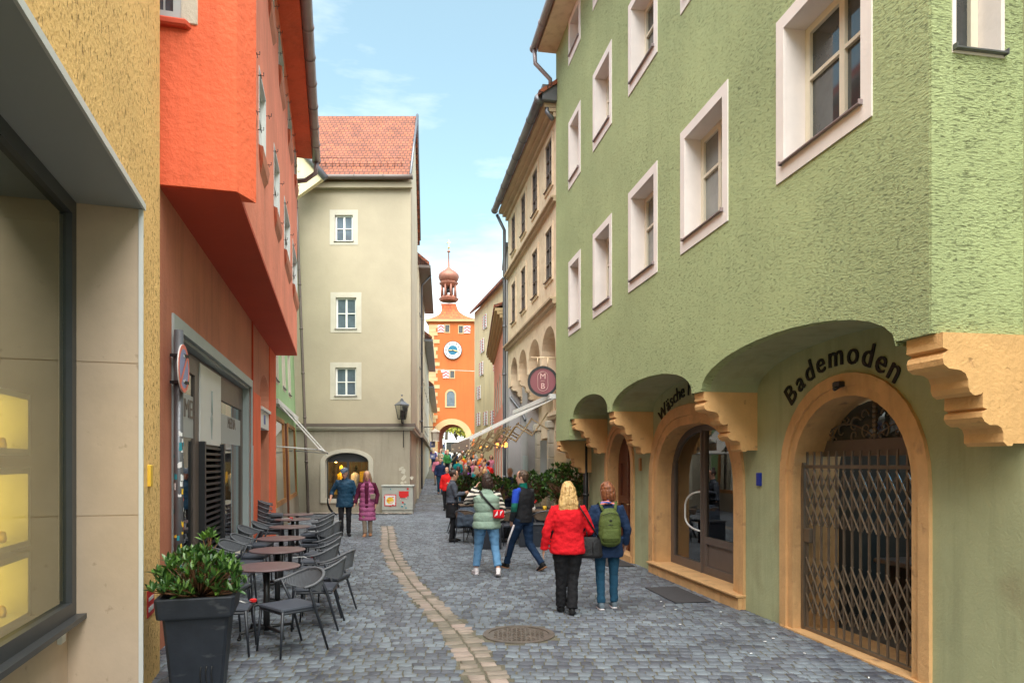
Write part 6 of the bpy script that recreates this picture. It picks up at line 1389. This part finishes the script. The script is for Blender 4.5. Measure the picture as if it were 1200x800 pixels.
# woman with the backpack
b,P,M_=person('auburn haired woman in navy coat and jeans with patterned scarf walking away',1.21,8.70,2,1.63,
    dict(knL=(-.085,.05,.49),anL=(-.08,-.01,.085),ftL=(-.05,1,0),knR=(.10,.06,.49),anR=(.115,.10,.085),elL=(-.27,-.02,1.10),wrL=(-.22,.15,.99),elR=(.275,-.02,1.10),wrR=(.27,.08,.88)),
    dict(m='navy_cloth',hem=.72,th=1.10,flare=1.12,wr=.009),dict(m='jeans',r=.98,wr=.007),('grey_shoe','white_shoe'),dict(s='bob',m='hair_auburn'),yaw=.5,w_=1.02)
m=MB(); m.tube([(-.09,-.07,1.44),(0,-.10,1.47),(.09,-.07,1.44),(.10,.03,1.42),(0,.09,1.40),(-.10,.03,1.42)],[.035]*6,10,closed=True,caps=False); remesh(m,.012,2,.01,16).build('scarf',['scarf_print'],b)
bk=thing('backpack','olive green backpack worn over a navy coat','backpack',(1.21,8.70,0),world=False); s_=1.63/1.755; bk.scale=(s_,)*3; bk.rotation_euler=(0,0,R(2))
m=MB(); m.tube([(0,-.20,.90),(0,-.215,.93),(0,-.22,1.05),(0,-.215,1.20),(0,-.20,1.32),(0,-.175,1.39)],[(.10,.05),(.145,.075),(.155,.085),(.150,.08),(.125,.065),(.06,.03)],20); remesh(m,.010,2,.004,12).build('bag',['olive_cloth'],bk)
m=MB(); m.tube([(0,-.27,.95),(0,-.285,1.0),(0,-.28,1.12)],[(.10,.03),(.125,.04),(.11,.03)],18); pk_=remesh(m,.009,2,.003,12).build('front_pocket',['olive_cloth'],bk)
m=MB(); m.tube([(-.14,-.255,1.16),(0,-.302,1.18),(.14,-.255,1.16)],.004,5); m.tube([(-.12,-.275,1.30),(0,-.285,1.34),(.12,-.265,1.30)],.004,5); m.bevbox(ID,-.018,.018,-.304,-.298,1.225,1.245,.004); m.build('zip',['black_leather'],bk)
for sd in (-1,1): m=MB(); m.tube([(sd*.08,-.16,1.36),(sd*.11,-.07,1.47),(sd*.125,.06,1.42),(sd*.145,.135,1.25),(sd*.155,.05,1.05),(sd*.12,-.14,.95)],[(.022,.008)]*6,8); m.build('strap',['olive_cloth'],bk)
# woman in the sage vest
b,P,M_=person('dark haired woman in sage padded vest and striped sleeves, one arm raised',-.42,11.35,8,1.70,
    dict(hipL=(-.10,0,.92),hipR=(.10,0,.92),knL=(-.13,.12,.50),anL=(-.17,.16,.085),ftL=(-.2,1,0),knR=(.14,-.02,.50),anR=(.17,-.24,.12),ftR=(.15,1,-.45),elL=(-.33,.16,1.24),wrL=(-.17,.24,1.49),elR=(.28,.02,1.10),wrR=(.24,.14,.90)),
    dict(m='sage_cloth',sm='zebra_knit',hem=.80,th=1.18,flare=1.03,rib=.155,wr=.004,collar=1.8,name='vest'),dict(m='light_jeans',r=1.12,len=.86,hem=1.05,wr=.008),('white_shoe','white_shoe'),dict(s='bob',m='hair_dark'),yaw=.25,w_=1.08)
rb=thing('crossbody_bag','small red and white crossbody bag on the back of the sage vest','bag',(-.42,11.35,0),world=False); rb.rotation_euler=(0,0,R(8)); rb.scale=(1.70/1.755,)*3
m=MB(); m.bevbox(ID,.09,.27,-.245,-.165,.985,1.13,.02); m.build('bag',['red_cloth'],rb)
m=MB(); m.add([(.10,-.248,1.02),(.16,-.248,1.125),(.20,-.248,1.03),(.25,-.248,1.125),(.20,-.248,1.10),(.16,-.248,1.05)],[(0,5,1),(2,3,4)]); m.build('flap_print',['white_shoe'],rb)
m=MB(); m.tube([(.13,-.20,1.12),(.02,-.185,1.24),(-.09,-.165,1.37),(-.125,-.08,1.45),(-.11,.04,1.44)],[(.018,.006)]*5,8); m.build('strap',['black_leather'],rb)
# man in black, blue and green sweater
b,P,M_=person('young man in black sweater with blue and green sleeve striding in navy track trousers',.20,11.95,42,1.76,
    dict(hipL=(-.09,0,.88),hipR=(.09,.0,.88),knL=(-.10,.20,.49),anL=(-.09,.34,.10),ftL=(0,1,.15),knR=(.10,-.04,.46),anR=(.10,-.36,.14),ftR=(0,1,-.55),elL=(-.25,-.04,1.11),wrL=(-.20,.08,.87),elR=(.245,.05,1.12),wrR=(.20,.22,1.0)),
    dict(m='black_cloth',sm='colour_sleeve',hem=.84,th=1.06,flare=.96,wr=.007,collar=1.3,name='sweater'),dict(m='track_navy',r=1.10,wr=.008,hem=.9),('black_shoe','brown_shoe'),dict(s='short',m='hair_brown'),yaw=.5)
m=MB(); m.tube([(0,0,1.42),(0,.01,1.52)],[.078,.070],16,caps=False); m.build('collar',['green_cloth'],b)
m=MB(); m.tube([(-.195,.03,.80),(-.182,.19,.52),(-.162,.30,.24)],[(.010,.02)]*3,6); m.build('side_stripe',['white_shoe'],b)
# waitress
b,P,M_=person('waitress with a dark bun in slate sweater and black apron standing by the terrace',-1.42,16.2,-75,1.72,
    dict(knL=(-.08,.02,.49),anL=(-.07,.05,.085),knR=(.08,.0,.49),anR=(.07,-.04,.085),elL=(-.24,.03,1.12),wrL=(-.16,.26,1.16),elR=(.24,.05,1.12),wrR=(.14,.28,1.18)),
    dict(m='slate_cloth',hem=.94,th=1.10,wr=.009,name='sweater'),dict(m='black_cloth',r=.85,wr=.004),'black_shoe',dict(s='bun',m='hair_dark'),tilt=.2)
m=MB(); m.tube([(0,0,.58),(0,0,.75),(0,0,.92),(0,0,1.0)],[(.19,.155),(.19,.15),(.178,.137),(.16,.12)],20); remesh(m,.012,2,.006,9).build('apron',['black_cloth'],b)
# walking couple
b,P,M_=person('older man in flat cap and blue jacket hand in hand with woman in pink',-4.28,17.5,192,1.76,
    dict(knL=(-.09,.04,.49),anL=(-.09,.02,.085),knR=(.09,.08,.50),anR=(.09,.06,.085),ftL=(-.2,1,0),ftR=(.2,1,0),elR=(.32,-.06,1.13),wrR=(.36,.06,.93),elL=(-.25,.0,1.10),wrL=(-.30,.12,.88)),
    dict(m='blue_jacket',hem=.74,th=1.14,flare=1.08,wr=.010,sleeve=.72,collar=1.3),dict(m='black_cloth',r=.98,wr=.008),'black_shoe',dict(s='short',m='hair_grey',cap='cap_cloth'),tilt=.42,yaw=-.25)
ub=thing('umbrella','folded dark umbrella with a curved handle carried by the man in the flat cap','umbrella',(-4.66,17.45,.5),world=False)
m=MB(); m.tube([(-.06,0,.46),(-.05,0,.33),(.0,0,.20),(.08,0,.10),(.18,0,.04)],[.014,.022,.032,.028,.010],8); m.build('canopy',['black_cloth'],ub)
b,P,M_=person('woman with light hair in long pink padded vest walking hand in hand',-3.70,17.45,186,1.68,
    dict(knL=(-.08,.05,.49),anL=(-.08,-.02,.085),knR=(.07,.10,.50),anR=(.05,.10,.085),ftL=(-.1,1,0),ftR=(.1,1,-.1),elR=(.26,.0,1.10),wrR=(.31,.12,.88),elL=(-.27,-.01,1.10),wrL=(-.24,.08,.86)),
    dict(m='pink_cloth',sm='plum_cloth',hem=.42,th=1.10,flare=1.10,rib=.13,wr=.004,collar=2.,name='vest'),dict(m='taupe_cloth',r=.95,wr=.006),'brown_shoe',dict(s='long',m='hair_light'),tilt=.25)
m=MB(); m.tube([(0,.130,.50),(0,.142,.8),(0,.152,1.1),(0,.145,1.3),(0,.09,1.42)],[(.045,.012),(.05,.014),(.05,.016),(.06,.02),(.05,.02)],12); remesh(m,.01,1,.006,14).build('shirt_front',['plum_cloth'],b)
m=MB(); m.bevbox(ID,-.21,-.10,.15,.19,.99,1.13,.01); hb2=m.build('clutch_bag',['taupe_cloth']); hb2.location=(-3.70,17.45,0); hb2.rotation_euler=(0,0,R(186)); hb2.scale=(1.68/1.755,)*3; tag(hb2,'small taupe bag held against the long pink vest','bag')
# ------------------------------------------------------------------ people farther away: five figures copied in other clothes
walkA=dict(knL=(-.09,.10,.50),anL=(-.10,.22,.10),knR=(.09,.0,.50),anR=(.09,-.20,.12),ftR=(0,1,-.4),elL=(-.25,-.08,1.10),wrL=(-.24,.02,.86),elR=(.25,.05,1.10),wrR=(.23,.2,.90))
standB=dict(elL=(-.25,.02,1.12),wrL=(-.12,.22,1.10),elR=(.25,.0,1.10),wrR=(.26,.05,.86))
armC=dict(elL=(-.28,-.02,1.10),wrL=(-.26,.05,.87),elR=(.27,.10,1.22),wrR=(.15,.26,1.45))
C_=[('red',(.70,.02,.02)),('blue',(.02,.14,.55)),('yellow',(.85,.50,.03)),('black',(.02,.02,.022)),('navy',(.02,.035,.09)),('white',(.68,.68,.66)),('grey',(.22,.22,.23)),('teal',(.01,.22,.22)),('green',(.05,.22,.06)),('orange',(.80,.20,.03)),('pink',(.62,.20,.28)),('beige',(.46,.36,.24)),('purple',(.16,.05,.26)),('brown',(.16,.08,.04)),('turquoise',(.06,.42,.42))]
for n_,c in C_: cmat('coat_'+n_,c,.8,0)
LG=[('dark','black_cloth'),('jeans','jeans'),('beige','taupe_cloth'),('blue','navy_cloth')]
protos=[]
for i,(pose,hs,leg) in enumerate(((walkA,'short',1.),(standB,'long',.95),(armC,'bob',1.),(standB,'short',1.05),(walkA,'bob',.95))):
    b,P,M_=person('x',0,0,0,1.70,pose,dict(m='coat_red',hem=.78 if i%2 else .86,th=1.12,wr=.008,name='coat'),dict(m='black_cloth',r=leg*1.08),'black_shoe',dict(s=hs,m='hair_brown'),vox=.016,w_=1.02 if i%2 else 1.0,group='people farther down the street')
    protos.append(b)
uses=[0]*5
def crowd(i,x,y,head,H,coat,leg,hair,label):
    o=protos[i] if not uses[i] else copy_tree(protos[i]); uses[i]=1
    base=o.get('_lo',0); o.location=(x,y,gz(y)+.0); o.rotation_euler=(0,0,R(head)); o.scale=(H/1.755,)*3; o['label']=label; o['group']='people farther down the street'
    for c in kids(o):
        mname={'coat':'coat_'+coat,'trousers':leg,'hair':'hair_'+hair}.get(c.name.split('.')[0])
        if mname: c.material_slots[0].link='OBJECT'; c.material_slots[0].material=MATS[mname]
rr=random.Random(17)
# the ones that stand out
spec=[(0,516,34.,185,1.78,'navy','jeans','light','man in dark navy coat and jeans walking toward the camera along the left house'),
(3,524,27.,170,1.72,'red','black_cloth','brown','person in red coat right behind the waitress'),
(1,512,40.,180,1.66,'pink','taupe_cloth','light','pink coated woman with light hair beside the left house wall'),
(3,598,19.6,160,1.74,'navy','navy_cloth','grey','grey haired person in navy behind the terrace hedge'),
(4,545,24.5,10,1.66,'black','black_cloth','dark','person in black coat close behind the raised arm of the vest woman'),
(2,537,29.,20,1.70,'black','jeans','dark','person in black coat and jeans just left of the vest woman'),
(0,572,33.,0,1.72,'red','jeans','dark','person in red coat and jeans in front of the pink house'),
(3,583,36.,0,1.75,'grey','jeans','grey','grey haired person in grey coat at the pink house wall')]
for i,u,Y,h,H,c,l_,hr,lb in spec: crowd(i,at(u,Y),Y,h,H,c,l_,hr,lb)
combo=[(c[0],l_) for c in C_ for l_ in LG]; rr.shuffle(combo); hairs=['dark','brown','blonde','grey','light','auburn']
hn={'dark':'dark','brown':'brown','blonde':'blond','grey':'grey','light':'fair','auburn':'auburn'}
k=0
for Y in [29.5,32,34.5,37,39.5,42,45,48,51,54,57,61,65,69]:
    lo,hi=(541,590) if Y<36 else ((534,586) if Y<50 else (520,572)); n=5 if Y<60 else 3
    for j in range(n):
        if k>=len(combo): break
        u=lo+(hi-lo)*(j+rr.uniform(.15,.85))/n; x=at(u,Y+rr.uniform(-.8,.8)); cc,(ln,lm)=combo[k][0],combo[k][1]; hr=rr.choice(hairs)
        # keep clear of the right-hand house fronts
        xr=1.3-.063*Y if Y<37 else -.35+(-2.23/8.3)*(Y-38.6) ; x=min(x,xr-.6)
        crowd(k%5,x,Y+rr.uniform(-.7,.7),rr.choice([0,15,-20,175,190,160,60,-90]),rr.uniform(1.6,1.82),cc,lm,hr,f'{hn[hr]} haired person in {cc} coat and {ln} trousers in the crowd before the tower'); k+=1
# silhouettes on the bridge beyond the arch
for j,(u,Y,c) in enumerate(((517,104,'black'),(521,112,'navy'),(526,100,'brown'),(536,108,'teal'))):
    crowd(j,at(u,Y),Y,0 if j%2 else 180,1.75,c,'black_cloth','dark',['leftmost figure in black on the bridge beyond the arch','navy figure walking on the bridge beyond the arch','brown coated figure on the bridge in the middle of the arch','teal coated figure on the bridge beside the van'][j])
for o in bpy.data.objects:
    if '_world' in o: del o['_world']
